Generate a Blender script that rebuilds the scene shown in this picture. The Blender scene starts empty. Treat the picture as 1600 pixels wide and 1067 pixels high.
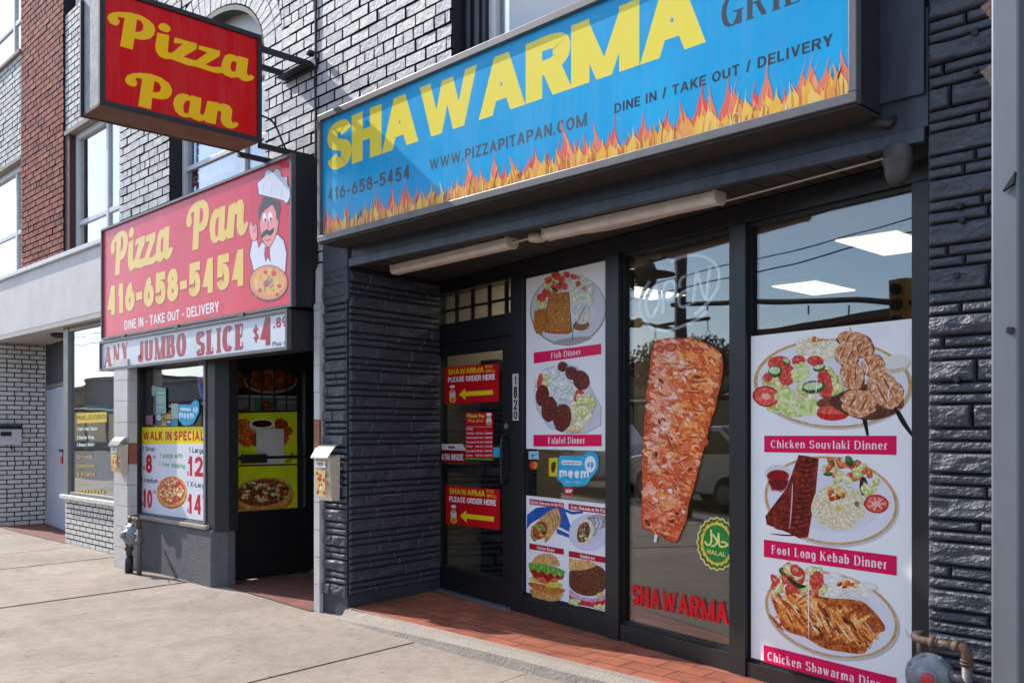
import bpy, bmesh, math, random
from mathutils import Vector, noise
rnd = random.Random(7)
S = bpy.context.scene
COL = S.collection

# ------------------------------------------------------------------ camera
F, YH = 1450.0, 670.0                       # focal length and horizon, in pixels of the 1600x1067 photograph
RX, RY = 0.69841636, 0.71569168             # camera right vector (x, y)
CH = 1.4
cam = bpy.data.cameras.new('camera'); camo = bpy.data.objects.new('camera', cam); COL.objects.link(camo)
cam.sensor_width = 36.0; cam.lens = F / 1600 * 36; cam.shift_y = (YH - 533.5) / 1600
cam.clip_end = 600; cam.clip_start = 0.05
camo.location = (0, 0, CH)
camo.rotation_euler = (math.pi / 2, 0, math.atan2(RY, RX))
S.camera = camo

# ------------------------------------------------------------------ light
TO_SUN = Vector((-1.25, -0.27, 1.0)).normalized()
W = bpy.data.worlds.new('World'); S.world = W; W.use_nodes = True
nt = W.node_tree; N = nt.nodes; L = nt.links
bg = N['Background']; bg.inputs['Strength'].default_value = 0.15
sky = N.new('ShaderNodeTexSky'); sky.sky_type = 'NISHITA'; sky.sun_disc = False
sky.sun_elevation = math.asin(TO_SUN.z); sky.sun_rotation = math.atan2(TO_SUN.x, TO_SUN.y)
sky.air_density = 1.0; sky.dust_density = 0.5; sky.ozone_density = 3.0
tc = N.new('ShaderNodeTexCoord'); mp = N.new('ShaderNodeMapping'); mp.inputs['Scale'].default_value = (1.6, 1.6, 4.5)
mp.inputs['Location'].default_value = (3.1, 0.4, 0.3)
cn = N.new('ShaderNodeTexNoise'); cn.inputs['Scale'].default_value = 1.5; cn.inputs['Detail'].default_value = 8; cn.inputs['Roughness'].default_value = 0.55
cr = N.new('ShaderNodeValToRGB'); cr.color_ramp.elements[0].position = 0.43; cr.color_ramp.elements[1].position = 0.72
cr.color_ramp.elements[1].color = (0.85, 0.85, 0.85, 1)
mx = N.new('ShaderNodeMixRGB'); mx.inputs[2].default_value = (6.5, 6.7, 7.0, 1)
L.new(tc.outputs['Generated'], mp.inputs[0]); L.new(mp.outputs[0], cn.inputs['Vector']); L.new(cn.outputs['Fac'], cr.inputs[0])
L.new(cr.outputs[0], mx.inputs[0]); L.new(sky.outputs[0], mx.inputs[1]); L.new(mx.outputs[0], bg.inputs[0])
sl = bpy.data.lights.new('sun', 'SUN'); sl.energy = 3.4; sl.angle = math.radians(0.5); sl.color = (1.0, 0.93, 0.84)
slo = bpy.data.objects.new('sun', sl); COL.objects.link(slo); slo.location = (-20, -6, 20)
slo.rotation_euler = (-TO_SUN).to_track_quat('-Z', 'Y').to_euler()
S.view_settings.view_transform = 'Standard'; S.view_settings.look = 'None'; S.view_settings.gamma = 1
S.view_settings.exposure = 0.90

# ------------------------------------------------------------------ materials
def lin(c):
    if isinstance(c, str):
        c = tuple(int(c[i:i + 2], 16) / 255 for i in (0, 2, 4))
    return tuple(x / 12.92 if x <= 0.04045 else ((x + 0.055) / 1.055) ** 2.4 for x in c)
MATS = {}
def mat(name, col, rough=0.6, metal=0.0, spec=0.5, var=0.0, vscale=8.0, bump=0.0, bscale=60.0, emit=None, col2=None, detail=6, coat=0.0, stretch=None):
    """Principled surface; var mixes towards col2 (or darker) with noise, bump adds fine relief."""
    if name in MATS: return MATS[name]
    m = bpy.data.materials.new(name); m.use_nodes = True; t = m.node_tree; n = t.nodes; l = t.links
    b = n['Principled BSDF']; b.inputs['Roughness'].default_value = rough; b.inputs['Metallic'].default_value = metal
    b.inputs['Specular IOR Level'].default_value = spec; b.inputs['Coat Weight'].default_value = coat
    b.inputs['Base Color'].default_value = (*col, 1)
    co = n.new('ShaderNodeTexCoord'); vec = co.outputs['Object']
    if stretch:
        g = n.new('ShaderNodeMapping'); g.inputs['Scale'].default_value = stretch; l.new(vec, g.inputs[0]); vec = g.outputs[0]
    if var:
        a = n.new('ShaderNodeTexNoise'); a.inputs['Scale'].default_value = vscale; a.inputs['Detail'].default_value = detail; a.inputs['Roughness'].default_value = 0.65
        l.new(vec, a.inputs['Vector'])
        r = n.new('ShaderNodeValToRGB'); r.color_ramp.elements[0].position = 0.38; r.color_ramp.elements[1].position = 0.66
        r.color_ramp.elements[0].color = (*(col2 or tuple(x * 0.55 for x in col)), 1); r.color_ramp.elements[1].color = (*col, 1)
        q = n.new('ShaderNodeMixRGB'); q.inputs[0].default_value = var; q.inputs[1].default_value = (*col, 1)
        l.new(a.outputs['Fac'], r.inputs[0]); l.new(r.outputs[0], q.inputs[2]); l.new(q.outputs[0], b.inputs['Base Color'])
        rr = n.new('ShaderNodeMapRange'); rr.inputs[3].default_value = min(1, rough + 0.12); rr.inputs[4].default_value = max(0.02, rough - 0.08)
        l.new(a.outputs['Fac'], rr.inputs[0]); l.new(rr.outputs[0], b.inputs['Roughness'])
    if bump:
        a2 = n.new('ShaderNodeTexNoise'); a2.inputs['Scale'].default_value = bscale; a2.inputs['Detail'].default_value = 5
        l.new(vec, a2.inputs['Vector'])
        bp = n.new('ShaderNodeBump'); bp.inputs['Strength'].default_value = bump; bp.inputs['Distance'].default_value = 0.01
        l.new(a2.outputs['Fac'], bp.inputs['Height']); l.new(bp.outputs[0], b.inputs['Normal'])
    if emit:
        b.inputs['Emission Color'].default_value = (*col, 1); b.inputs['Emission Strength'].default_value = emit
    MATS[name] = m; return m

WB = [mat('white_painted_brick', (0.56, 0.555, 0.56), 0.62, var=0.75, vscale=5, bump=0.9, bscale=45, col2=(0.44, 0.44, 0.46)), mat('sooty_painted_brick', (0.52, 0.515, 0.52), 0.65, var=0.85, vscale=7, bump=1.0, bscale=60, col2=(0.30, 0.30, 0.31)), mat('chipped_painted_brick', (0.64, 0.63, 0.62), 0.6, var=0.8, vscale=16, bump=1.0, bscale=80, col2=(0.40, 0.385, 0.37))]
M_white_brick = WB
M_mortar = mat('black_mortar', (0.02, 0.021, 0.024), 0.8, var=0.5, vscale=20)
RB = [mat('red_brick', (0.30, 0.075, 0.055), 0.85, var=0.6, vscale=7, bump=0.5, bscale=70, col2=(0.17, 0.04, 0.032)), mat('dark_red_brick', (0.23, 0.055, 0.045), 0.85, var=0.7, vscale=12, bump=0.6, bscale=70, col2=(0.10, 0.028, 0.024)), mat('light_red_brick', (0.36, 0.10, 0.07), 0.85, var=0.6, vscale=9, bump=0.5, bscale=70)]
M_red_brick = RB
M_cream_brick = mat('cream_glazed_brick', (0.66, 0.64, 0.60), 0.45, var=0.35, vscale=11, bump=0.25, bscale=40)
M_stone = mat('slate_painted_stone', (0.056, 0.064, 0.079), 0.46, var=0.6, vscale=14, bump=0.7, bscale=55, col2=(0.042, 0.048, 0.06))
M_stone_side = M_stone
M_black = mat('black_aluminium', (0.012, 0.012, 0.013), 0.38, var=0.4, vscale=12, bump=0.08, bscale=90)
M_blackpaint = mat('black_paint', (0.010, 0.010, 0.011), 0.5, var=0.4, vscale=20)
M_fascia = mat('slate_painted_metal', (0.045, 0.055, 0.075), 0.4, var=0.7, vscale=5, col2=(0.018, 0.02, 0.026), stretch=(3, 3, 0.5))
M_trim = mat('sign_trim_aluminium', (0.14, 0.135, 0.14), 0.42, 0.3, var=0.5, vscale=12, col2=(0.08, 0.078, 0.08))
M_cab = mat('sign_cabinet_black', (0.016, 0.017, 0.02), 0.5, var=0.5, vscale=10)
M_soffit = mat('dark_soffit_panel', (0.032, 0.028, 0.025), 0.6, var=0.5, vscale=20)
M_lampbody = mat('aged_cream_enamel', (0.66, 0.58, 0.50), 0.5, var=0.5, vscale=9, col2=(0.48, 0.38, 0.30))
M_whitevinyl = mat('white_vinyl', (0.62, 0.62, 0.63), 0.4, var=0.25, vscale=12)
M_panelbeige = mat('beige_fascia_panel', (0.64, 0.61, 0.60), 0.6, var=0.25, vscale=2.5, bump=0.1, bscale=30)
M_tile_white = mat('white_wall_tile', (0.56, 0.545, 0.53), 0.35, var=0.4, vscale=7, col2=(0.40, 0.38, 0.36))
M_tile_red = mat('terracotta_wall_tile', (0.30, 0.095, 0.055), 0.45, var=0.4, vscale=9)
M_stucco = mat('grey_stucco', (0.125, 0.125, 0.133), 0.85, var=0.5, vscale=10, bump=1.0, bscale=90, col2=(0.085, 0.085, 0.09))
M_concrete_edge = mat('worn_concrete', (0.33, 0.28, 0.235), 0.85, var=0.7, vscale=9, bump=0.6, bscale=50, col2=(0.27, 0.24, 0.21))
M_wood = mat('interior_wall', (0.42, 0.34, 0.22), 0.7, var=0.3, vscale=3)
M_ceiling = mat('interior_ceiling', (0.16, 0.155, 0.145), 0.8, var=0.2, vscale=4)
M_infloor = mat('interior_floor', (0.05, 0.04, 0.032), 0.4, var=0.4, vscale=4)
M_panel_light = mat('ceiling_light_panel', (1.0, 0.90, 0.72), 0.5, emit=.85)
M_steel = mat('galvanised_steel', (0.20, 0.215, 0.24), 0.5, 0.35, var=0.5, vscale=6, col2=(0.14, 0.145, 0.155), stretch=(1, 1, 0.35))
M_pipe = mat('rusted_pipe', (0.10, 0.088, 0.072), 0.65, 0.2, var=0.9, vscale=26, col2=(0.12, 0.058, 0.03), bump=0.3, bscale=70)
M_pipegrey = mat('grey_painted_pipe', (0.13, 0.135, 0.145), 0.5, 0.2, var=0.6, vscale=20, col2=(0.10, 0.06, 0.04))
M_regulator = mat('grey_regulator_casting', (0.24, 0.26, 0.29), 0.45, 0.4, var=0.5, vscale=25)
M_redcap = mat('red_plastic', (0.50, 0.03, 0.04), 0.4)
M_plastic = mat('yellowed_plastic', (0.58, 0.54, 0.46), 0.35, var=0.5, vscale=25, col2=(0.46, 0.32, 0.18))
M_lid = mat('dark_grey_plastic', (0.07, 0.075, 0.085), 0.4)
M_paper = mat('white_paper', (0.60, 0.60, 0.58), 0.8, var=0.15, vscale=6)
M_doorpaint = mat('pale_blue_door_paint', (0.40, 0.43, 0.50), 0.5, var=0.25, vscale=4)
M_asphalt = mat('asphalt', (0.05, 0.05, 0.052), 0.9, var=0.5, vscale=6, bump=0.4, bscale=80)
M_blind = mat('white_window_blind', (0.40, 0.44, 0.52), 0.8, var=0.3, vscale=3)
M_carglass = mat('dark_car_glass', (0.01, 0.012, 0.015), 0.05)
M_rubber = mat('tyre_rubber', (0.012, 0.012, 0.012), 0.8)
M_leaf = mat('basket_leaves', (0.035, 0.07, 0.02), 0.7, var=0.5, vscale=20)
M_flower = mat('basket_flowers', (0.20, 0.04, 0.16), 0.7, var=0.5, vscale=20)
M_grass = mat('grass_blades', (0.06, 0.10, 0.025), 0.7, var=0.5, vscale=20)
M_neon = mat('unlit_neon_tube', (0.85, 0.92, 0.95), 0.15, spec=0.8)

M_panel_fill = mat('added_fill_light_panel', (1.0, 0.90, 0.72), 0.5, emit=6.5)  # stronger glow for the added panel that brightens the room behind the door
def shade(name, build):
    m = bpy.data.materials.new(name); m.use_nodes = True
    build(m.node_tree, m.node_tree.nodes, m.node_tree.links, m.node_tree.nodes['Principled BSDF']); return m

def _glass(k, tint):
    def b(t, n, l, p):
        tr = n.new('ShaderNodeBsdfTransparent'); tr.inputs[0].default_value = (*tint, 1)
        gl = n.new('ShaderNodeBsdfGlossy'); gl.inputs['Roughness'].default_value = 0.008
        ge = n.new('ShaderNodeNewGeometry'); dt = n.new('ShaderNodeVectorMath'); dt.operation = 'DOT_PRODUCT'; l.new(ge.outputs['Normal'], dt.inputs[0]); l.new(ge.outputs['Incoming'], dt.inputs[1])
        def M(op, x, y=None):                                          # Schlick's Fresnel, the same from either side of the pane
            q = n.new('ShaderNodeMath'); q.operation = op
            for i, z in enumerate((x, y)):
                if z is None: continue
                if isinstance(z, (int, float)): q.inputs[i].default_value = z
                else: l.new(z, q.inputs[i])
            return q.outputs[0]
        fr = M('ADD', M('MULTIPLY', M('POWER', M('SUBTRACT', 1.0, M('ABSOLUTE', dt.outputs['Value'])), 5.0), 0.96), 0.04)
        mu = n.new('ShaderNodeMath'); mu.operation = 'MULTIPLY'; mu.use_clamp = True; mu.inputs[1].default_value = k     # a pane reflects at both of its faces
        co = n.new('ShaderNodeTexCoord'); nz = n.new('ShaderNodeTexNoise'); nz.inputs['Scale'].default_value = 1.4; nz.inputs['Detail'].default_value = 1
        bp = n.new('ShaderNodeBump'); bp.inputs['Strength'].default_value = 0.05; bp.inputs['Distance'].default_value = 0.05
        l.new(co.outputs['Object'], nz.inputs['Vector']); l.new(nz.outputs['Fac'], bp.inputs['Height']); l.new(bp.outputs[0], gl.inputs['Normal'])
        ms = n.new('ShaderNodeMixShader'); l.new(fr, mu.inputs[0]); l.new(mu.outputs[0], ms.inputs[0])
        l.new(tr.outputs[0], ms.inputs[1]); l.new(gl.outputs[0], ms.inputs[2]); l.new(ms.outputs[0], n['Material Output'].inputs[0])
    return b
M_glass = shade('shop_window_glass', _glass(2.9, (0.90, 0.92, 0.92)))
M_glass_up = shade('upstairs_window_glass', _glass(3.6, (0.9, 0.92, 0.94)))

def _print(t, n, l, p, weather=False):
    # printed sheet: three inks per shape (attributes ink / ink_dark / ink_light) broken up by a noise of the shape's own scale
    a = [n.new('ShaderNodeAttribute') for _ in range(4)]
    for x, nm in zip(a, ('ink', 'ink_dark', 'ink_light', 'grain')): x.attribute_name = nm
    co = n.new('ShaderNodeTexCoord'); nz = n.new('ShaderNodeTexNoise'); nz.inputs['Detail'].default_value = 4; nz.inputs['Roughness'].default_value = 0.6; nz.inputs['Distortion'].default_value = 0.6
    l.new(co.outputs['Object'], nz.inputs['Vector']); l.new(a[3].outputs['Fac'], nz.inputs['Scale'])
    def ramp(lo, hi):
        r = n.new('ShaderNodeMapRange'); r.inputs[1].default_value = lo; r.inputs[2].default_value = hi; l.new(nz.outputs['Fac'], r.inputs[0]); return r
    r1 = ramp(0.36, 0.48); r2 = ramp(0.54, 0.66)
    m1 = n.new('ShaderNodeMixRGB'); m2 = n.new('ShaderNodeMixRGB')
    l.new(r1.outputs[0], m1.inputs[0]); l.new(a[1].outputs['Color'], m1.inputs[1]); l.new(a[0].outputs['Color'], m1.inputs[2])
    l.new(r2.outputs[0], m2.inputs[0]); l.new(m1.outputs[0], m2.inputs[1]); l.new(a[2].outputs['Color'], m2.inputs[2])
    if weather:                                                      # dust film and rain streaks on the outdoor faces
        g = n.new('ShaderNodeMapping'); g.inputs['Scale'].default_value = (7, 7, .7); l.new(co.outputs['Object'], g.inputs[0])
        w = n.new('ShaderNodeTexNoise'); w.inputs['Scale'].default_value = 1.6; w.inputs['Detail'].default_value = 7; w.inputs['Roughness'].default_value = 0.7; l.new(g.outputs[0], w.inputs['Vector'])
        wr = n.new('ShaderNodeMapRange'); wr.inputs[1].default_value = .42; wr.inputs[2].default_value = .75; wr.inputs[4].default_value = .10; l.new(w.outputs['Fac'], wr.inputs[0])
        dm = n.new('ShaderNodeMixRGB'); dm.inputs[2].default_value = (.30, .28, .26, 1); l.new(wr.outputs[0], dm.inputs[0]); l.new(m2.outputs[0], dm.inputs[1]); l.new(dm.outputs[0], p.inputs['Base Color'])
        rr = n.new('ShaderNodeMapRange'); rr.inputs[3].default_value = .12; rr.inputs[4].default_value = .42; l.new(w.outputs['Fac'], rr.inputs[0]); l.new(rr.outputs[0], p.inputs['Roughness'])
    else: l.new(m2.outputs[0], p.inputs['Base Color'])
def print_mat(name, rough, spec, weather=False):
    m = shade(name, lambda *a: _print(*a, weather)); b = m.node_tree.nodes['Principled BSDF']; b.inputs['Roughness'].default_value = rough; b.inputs['Specular IOR Level'].default_value = spec; return m
M_print = print_mat('printed_vinyl', 0.4, 0.18)
M_signface = print_mat('acrylic_sign_face', 0.22, 0.22, True)

def _tiles(sx, sz, c1, c2, mortar, rough, gap):
    def b(t, n, l, p):
        co = n.new('ShaderNodeTexCoord'); bt = n.new('ShaderNodeTexBrick'); bt.offset = 0.5
        bt.inputs['Color1'].default_value = (*c1, 1); bt.inputs['Color2'].default_value = (*c2, 1); bt.inputs['Mortar'].default_value = (*mortar, 1)
        bt.inputs['Scale'].default_value = 1; bt.inputs['Brick Width'].default_value = sx; bt.inputs['Row Height'].default_value = sz; bt.inputs['Mortar Size'].default_value = gap; bt.inputs['Bias'].default_value = 0
        l.new(co.outputs['Object'], bt.inputs['Vector'])
        nz = n.new('ShaderNodeTexNoise'); nz.inputs['Scale'].default_value = 5; nz.inputs['Detail'].default_value = 8; nz.inputs['Roughness'].default_value = 0.7
        l.new(co.outputs['Object'], nz.inputs['Vector'])
        mm = n.new('ShaderNodeMixRGB'); mm.blend_type = 'MULTIPLY'; mm.inputs[0].default_value = 0.75
        rp = n.new('ShaderNodeValToRGB'); rp.color_ramp.elements[0].position = 0.3; rp.color_ramp.elements[0].color = (0.45, 0.42, 0.4, 1); rp.color_ramp.elements[1].position = 0.6
        l.new(nz.outputs['Fac'], rp.inputs[0]); l.new(bt.outputs['Color'], mm.inputs[1]); l.new(rp.outputs[0], mm.inputs[2]); l.new(mm.outputs[0], p.inputs['Base Color'])
        bp = n.new('ShaderNodeBump'); bp.inputs['Strength'].default_value = 0.5; bp.inputs['Distance'].default_value = 0.004; bp.invert = True
        l.new(bt.outputs['Fac'], bp.inputs['Height']); l.new(bp.outputs[0], p.inputs['Normal']); p.inputs['Roughness'].default_value = rough
    return b
M_quarry = shade('terracotta_quarry_tile', _tiles(0.30, 0.15, (0.43, 0.135, 0.072), (0.35, 0.105, 0.057), (0.10, 0.05, 0.035), 0.6, 0.006))
M_paver = shade('red_brick_paver', _tiles(0.2, 0.1, (0.26, 0.085, 0.06), (0.2, 0.065, 0.05), (0.1, 0.07, 0.06), 0.8, 0.006))

def _concrete(t, n, l, p):
    co = n.new('ShaderNodeTexCoord')
    def nz(s, d, r=0.6):
        x = n.new('ShaderNodeTexNoise'); x.inputs['Scale'].default_value = s; x.inputs['Detail'].default_value = d; x.inputs['Roughness'].default_value = r; l.new(co.outputs['Object'], x.inputs['Vector']); return x
    a, b, c = nz(1.1, 6), nz(60, 4), nz(9, 6, 0.7)
    r = n.new('ShaderNodeValToRGB'); r.color_ramp.elements[0].position = 0.35; r.color_ramp.elements[0].color = (0.27, 0.222, 0.182, 1); r.color_ramp.elements[1].position = 0.68; r.color_ramp.elements[1].color = (0.39, 0.328, 0.272, 1)
    l.new(a.outputs['Fac'], r.inputs[0])
    r2 = n.new('ShaderNodeValToRGB'); r2.color_ramp.elements[0].position = 0.30; r2.color_ramp.elements[0].color = (0.62, 0.6, 0.58, 1); r2.color_ramp.elements[1].position = 0.55
    l.new(c.outputs['Fac'], r2.inputs[0])
    r3 = n.new('ShaderNodeValToRGB'); r3.color_ramp.elements[0].position = 0.3; r3.color_ramp.elements[0].color = (0.72, 0.71, 0.7, 1); r3.color_ramp.elements[1].position = 0.5
    l.new(b.outputs['Fac'], r3.inputs[0])
    m1 = n.new('ShaderNodeMixRGB'); m1.blend_type = 'MULTIPLY'; m1.inputs[0].default_value = 0.6; m2 = n.new('ShaderNodeMixRGB'); m2.blend_type = 'MULTIPLY'; m2.inputs[0].default_value = 0.7
    l.new(r.outputs[0], m1.inputs[1]); l.new(r2.outputs[0], m1.inputs[2]); l.new(m1.outputs[0], m2.inputs[1]); l.new(r3.outputs[0], m2.inputs[2]); l.new(m2.outputs[0], p.inputs['Base Color'])
    vo = n.new('ShaderNodeTexVoronoi'); vo.voronoi_dimensions = '2D'; vo.inputs['Scale'].default_value = 2.6; l.new(co.outputs['Object'], vo.inputs['Vector'])     # trodden gum and drip spots
    vm = n.new('ShaderNodeMath'); vm.operation = 'SUBTRACT'; vs = n.new('ShaderNodeSeparateColor'); l.new(vo.outputs['Color'], vs.inputs[0]); vk = n.new('ShaderNodeMath'); vk.operation = 'MULTIPLY'; vk.inputs[1].default_value = .06; l.new(vs.outputs[0], vk.inputs[0]); l.new(vk.outputs[0], vm.inputs[0]); l.new(vo.outputs['Distance'], vm.inputs[1])
    vr = n.new('ShaderNodeMapRange'); vr.inputs[1].default_value = 0.0; vr.inputs[2].default_value = 0.015; vr.inputs[4].default_value = 0.6; l.new(vm.outputs[0], vr.inputs[0])
    st = nz(2.3, 8, 0.75); sr = n.new('ShaderNodeMapRange'); sr.inputs[1].default_value = .52; sr.inputs[2].default_value = .68; sr.inputs[4].default_value = .75; l.new(st.outputs['Fac'], sr.inputs[0])
    m3 = n.new('ShaderNodeMixRGB'); m3.inputs[2].default_value = (.12, .10, .085, 1); m4 = n.new('ShaderNodeMixRGB'); m4.inputs[2].default_value = (.24, .20, .165, 1)
    l.new(vr.outputs[0], m3.inputs[0]); l.new(sr.outputs[0], m4.inputs[0]); l.new(m2.outputs[0], m4.inputs[1]); l.new(m4.outputs[0], m3.inputs[1]); l.new(m3.outputs[0], p.inputs['Base Color'])
    bp = n.new('ShaderNodeBump'); bp.inputs['Strength'].default_value = 0.55; bp.inputs['Distance'].default_value = 0.006
    l.new(b.outputs['Fac'], bp.inputs['Height']); l.new(bp.outputs[0], p.inputs['Normal']); p.inputs['Roughness'].default_value = 0.9
M_concrete = shade('sidewalk_concrete', _concrete)

# ------------------------------------------------------------------ object helpers
def thing(name, label, cat, loc=(0, 0, 0), group=None):
    o = bpy.data.objects.new(name, None); COL.objects.link(o); o.location = loc; o['label'] = label; o['category'] = cat
    o.empty_display_size = 0.1
    if group: o['group'] = group
    return o
def tag(o, label, cat, group=None):
    o['label'] = label; o['category'] = cat
    if group: o['group'] = group
    return o
def origin(o):
    p = Vector((0, 0, 0))
    while o: p += o.location; o = o.parent
    return p
class MB:
    """collects faces, builds ONE mesh object"""
    def __init__(s): s.v = []; s.f = []; s.m = []
    def face(s, pts, mi=0):
        k = len(s.v); s.v += [tuple(p) for p in pts]; s.f.append(tuple(range(k, k + len(pts)))); s.m.append(mi)
    def box(s, x0, x1, y0, y1, z0, z1, mi=0):
        s.obox(Vector((x0, y0, z0)), Vector((x1 - x0, 0, 0)), Vector((0, y1 - y0, 0)), Vector((0, 0, z1 - z0)), mi)
    def obox(s, o, a, b, c, mi=0):
        k = len(s.v); s.v += [tuple(o + a * i + b * j + c * h) for h in (0, 1) for j in (0, 1) for i in (0, 1)]
        fs = [(0, 2, 3, 1), (4, 5, 7, 6), (0, 1, 5, 4), (2, 6, 7, 3), (0, 4, 6, 2), (1, 3, 7, 5)]
        if a.cross(b).dot(c) < 0: fs = [q[::-1] for q in fs]
        for q in fs: s.f.append(tuple(k + i for i in q)); s.m.append(mi)
    def tube(s, pts, r, n=12, mi=0, caps=True):
        pts = [Vector(p) for p in pts]; rs = r if isinstance(r, (list, tuple)) else [r] * len(pts)
        k0 = len(s.v); prev = None
        for i, p in enumerate(pts):
            d = (pts[min(i + 1, len(pts) - 1)] - pts[max(i - 1, 0)]).normalized()
            if prev is None: u = d.orthogonal().normalized()
            else: u = (prev - d * prev.dot(d)).normalized()
            prev = u; w = d.cross(u)
            for j in range(n):
                a = 2 * math.pi * j / n; s.v.append(tuple(p + (u * math.cos(a) + w * math.sin(a)) * rs[i]))
        for i in range(len(pts) - 1):
            for j in range(n):
                s.f.append((k0 + i * n + j, k0 + i * n + (j + 1) % n, k0 + (i + 1) * n + (j + 1) % n, k0 + (i + 1) * n + j)); s.m.append(mi)
        if caps:
            s.f.append(tuple(k0 + j for j in range(n))[::-1]); s.m.append(mi)
            s.f.append(tuple(k0 + (len(pts) - 1) * n + j for j in range(n))); s.m.append(mi)
    def lathe(s, c, axis, prof, n=24, mi=0):
        """prof: list of (radius, distance along axis)"""
        c = Vector(c); axis = Vector(axis).normalized()
        s.tube([c + axis * (h + i * 1e-6) for i, (r, h) in enumerate(prof)], [max(r, 1e-4) for r, h in prof], n, mi)
    def prism(s, poly, ext, mi=0):
        """poly: list of Vectors (planar), ext: extrusion vector"""
        ext = Vector(ext); poly = [Vector(p) for p in poly]; k = len(poly)
        nrm = Vector((0, 0, 0))
        for i in range(k): nrm += poly[i].cross(poly[(i + 1) % k])
        if nrm.dot(ext) > 0: poly = poly[::-1]
        b = len(s.v); s.v += [tuple(p) for p in poly] + [tuple(p + ext) for p in poly]
        s.f.append(tuple(range(b, b + k))); s.m.append(mi); s.f.append(tuple(range(b + k, b + 2 * k))[::-1]); s.m.append(mi)
        for i in range(k):
            j = (i + 1) % k; s.f.append((b + i, b + k + i, b + k + j, b + j)); s.m.append(mi)
    def build(s, name, mats, parent=None, label=None, smooth=False, bevel=0, loc=None):
        if not isinstance(mats, (list, tuple)): mats = [mats]
        o0 = origin(parent) if parent else Vector(loc or (0, 0, 0))
        me = bpy.data.meshes.new(name); me.from_pydata([tuple(Vector(v) - o0) for v in s.v], [], s.f)
        for m in mats: me.materials.append(m)
        me.polygons.foreach_set('material_index', s.m)
        if smooth: me.polygons.foreach_set('use_smooth', [True] * len(s.f))
        me.update(); o = bpy.data.objects.new(name, me); COL.objects.link(o)
        if parent: o.parent = parent
        else: o.location = o0
        if label: o['label'] = label
        if bevel:
            b = o.modifiers.new('bevel', 'BEVEL'); b.width = bevel; b.segments = 2; b.limit_method = 'ANGLE'
        return o
def struct(o): o['kind'] = 'structure'; return o

# ------------------------------------------------------------------ pixel of the photograph -> point on a real plane
def ray(u, v):
    a = (u - 800) / F
    return Vector((RX * a - RY, RY * a + RX, (YH - v) / F))
class Plane:
    """vertical plane: p a point, ax the unit vector to the viewer's right along it, n towards the viewer"""
    def __init__(s, p, ax):
        s.p = Vector(p); s.ax = Vector(ax).normalized(); s.n = Vector((s.ax.y, -s.ax.x, 0))
    def at(s, u, v):
        r = ray(u, v); t = s.n.dot(s.p - Vector((0, 0, CH))) / s.n.dot(r); return Vector((0, 0, CH)) + r * t
    def off(s, d): return Plane(s.p + s.n * d, s.ax)
    def loc(s, P): d = P - s.p; return (d.dot(s.ax), P.z)
    def pt(s, a, z): return Vector((s.p.x + s.ax.x * a, s.p.y + s.ax.y * a, z))
FAC = Plane((0, 3.95, 0), (1, 0, 0))
SHOP = Plane((-4.75, 4.75, 0), (0.98568, -0.16862, 0))
SIDE = Plane((-7.85, 4.0, 0), (0, 1, 0))          # the pizza shop's door, square to the street
SIGN1 = Plane((0, 3.70, 0), (1, 0, 0))
SIGN2 = Plane((0, 3.72, 0), (1, 0, 0))
PROJ = Plane((-6.263, 0, 0), (0, 1, 0))
WIN2 = Plane((0, 3.93, 0), (1, 0, 0))
def sx(X): return (X + 4.75) / 0.98568              # facade X -> distance along SHOP

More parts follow.
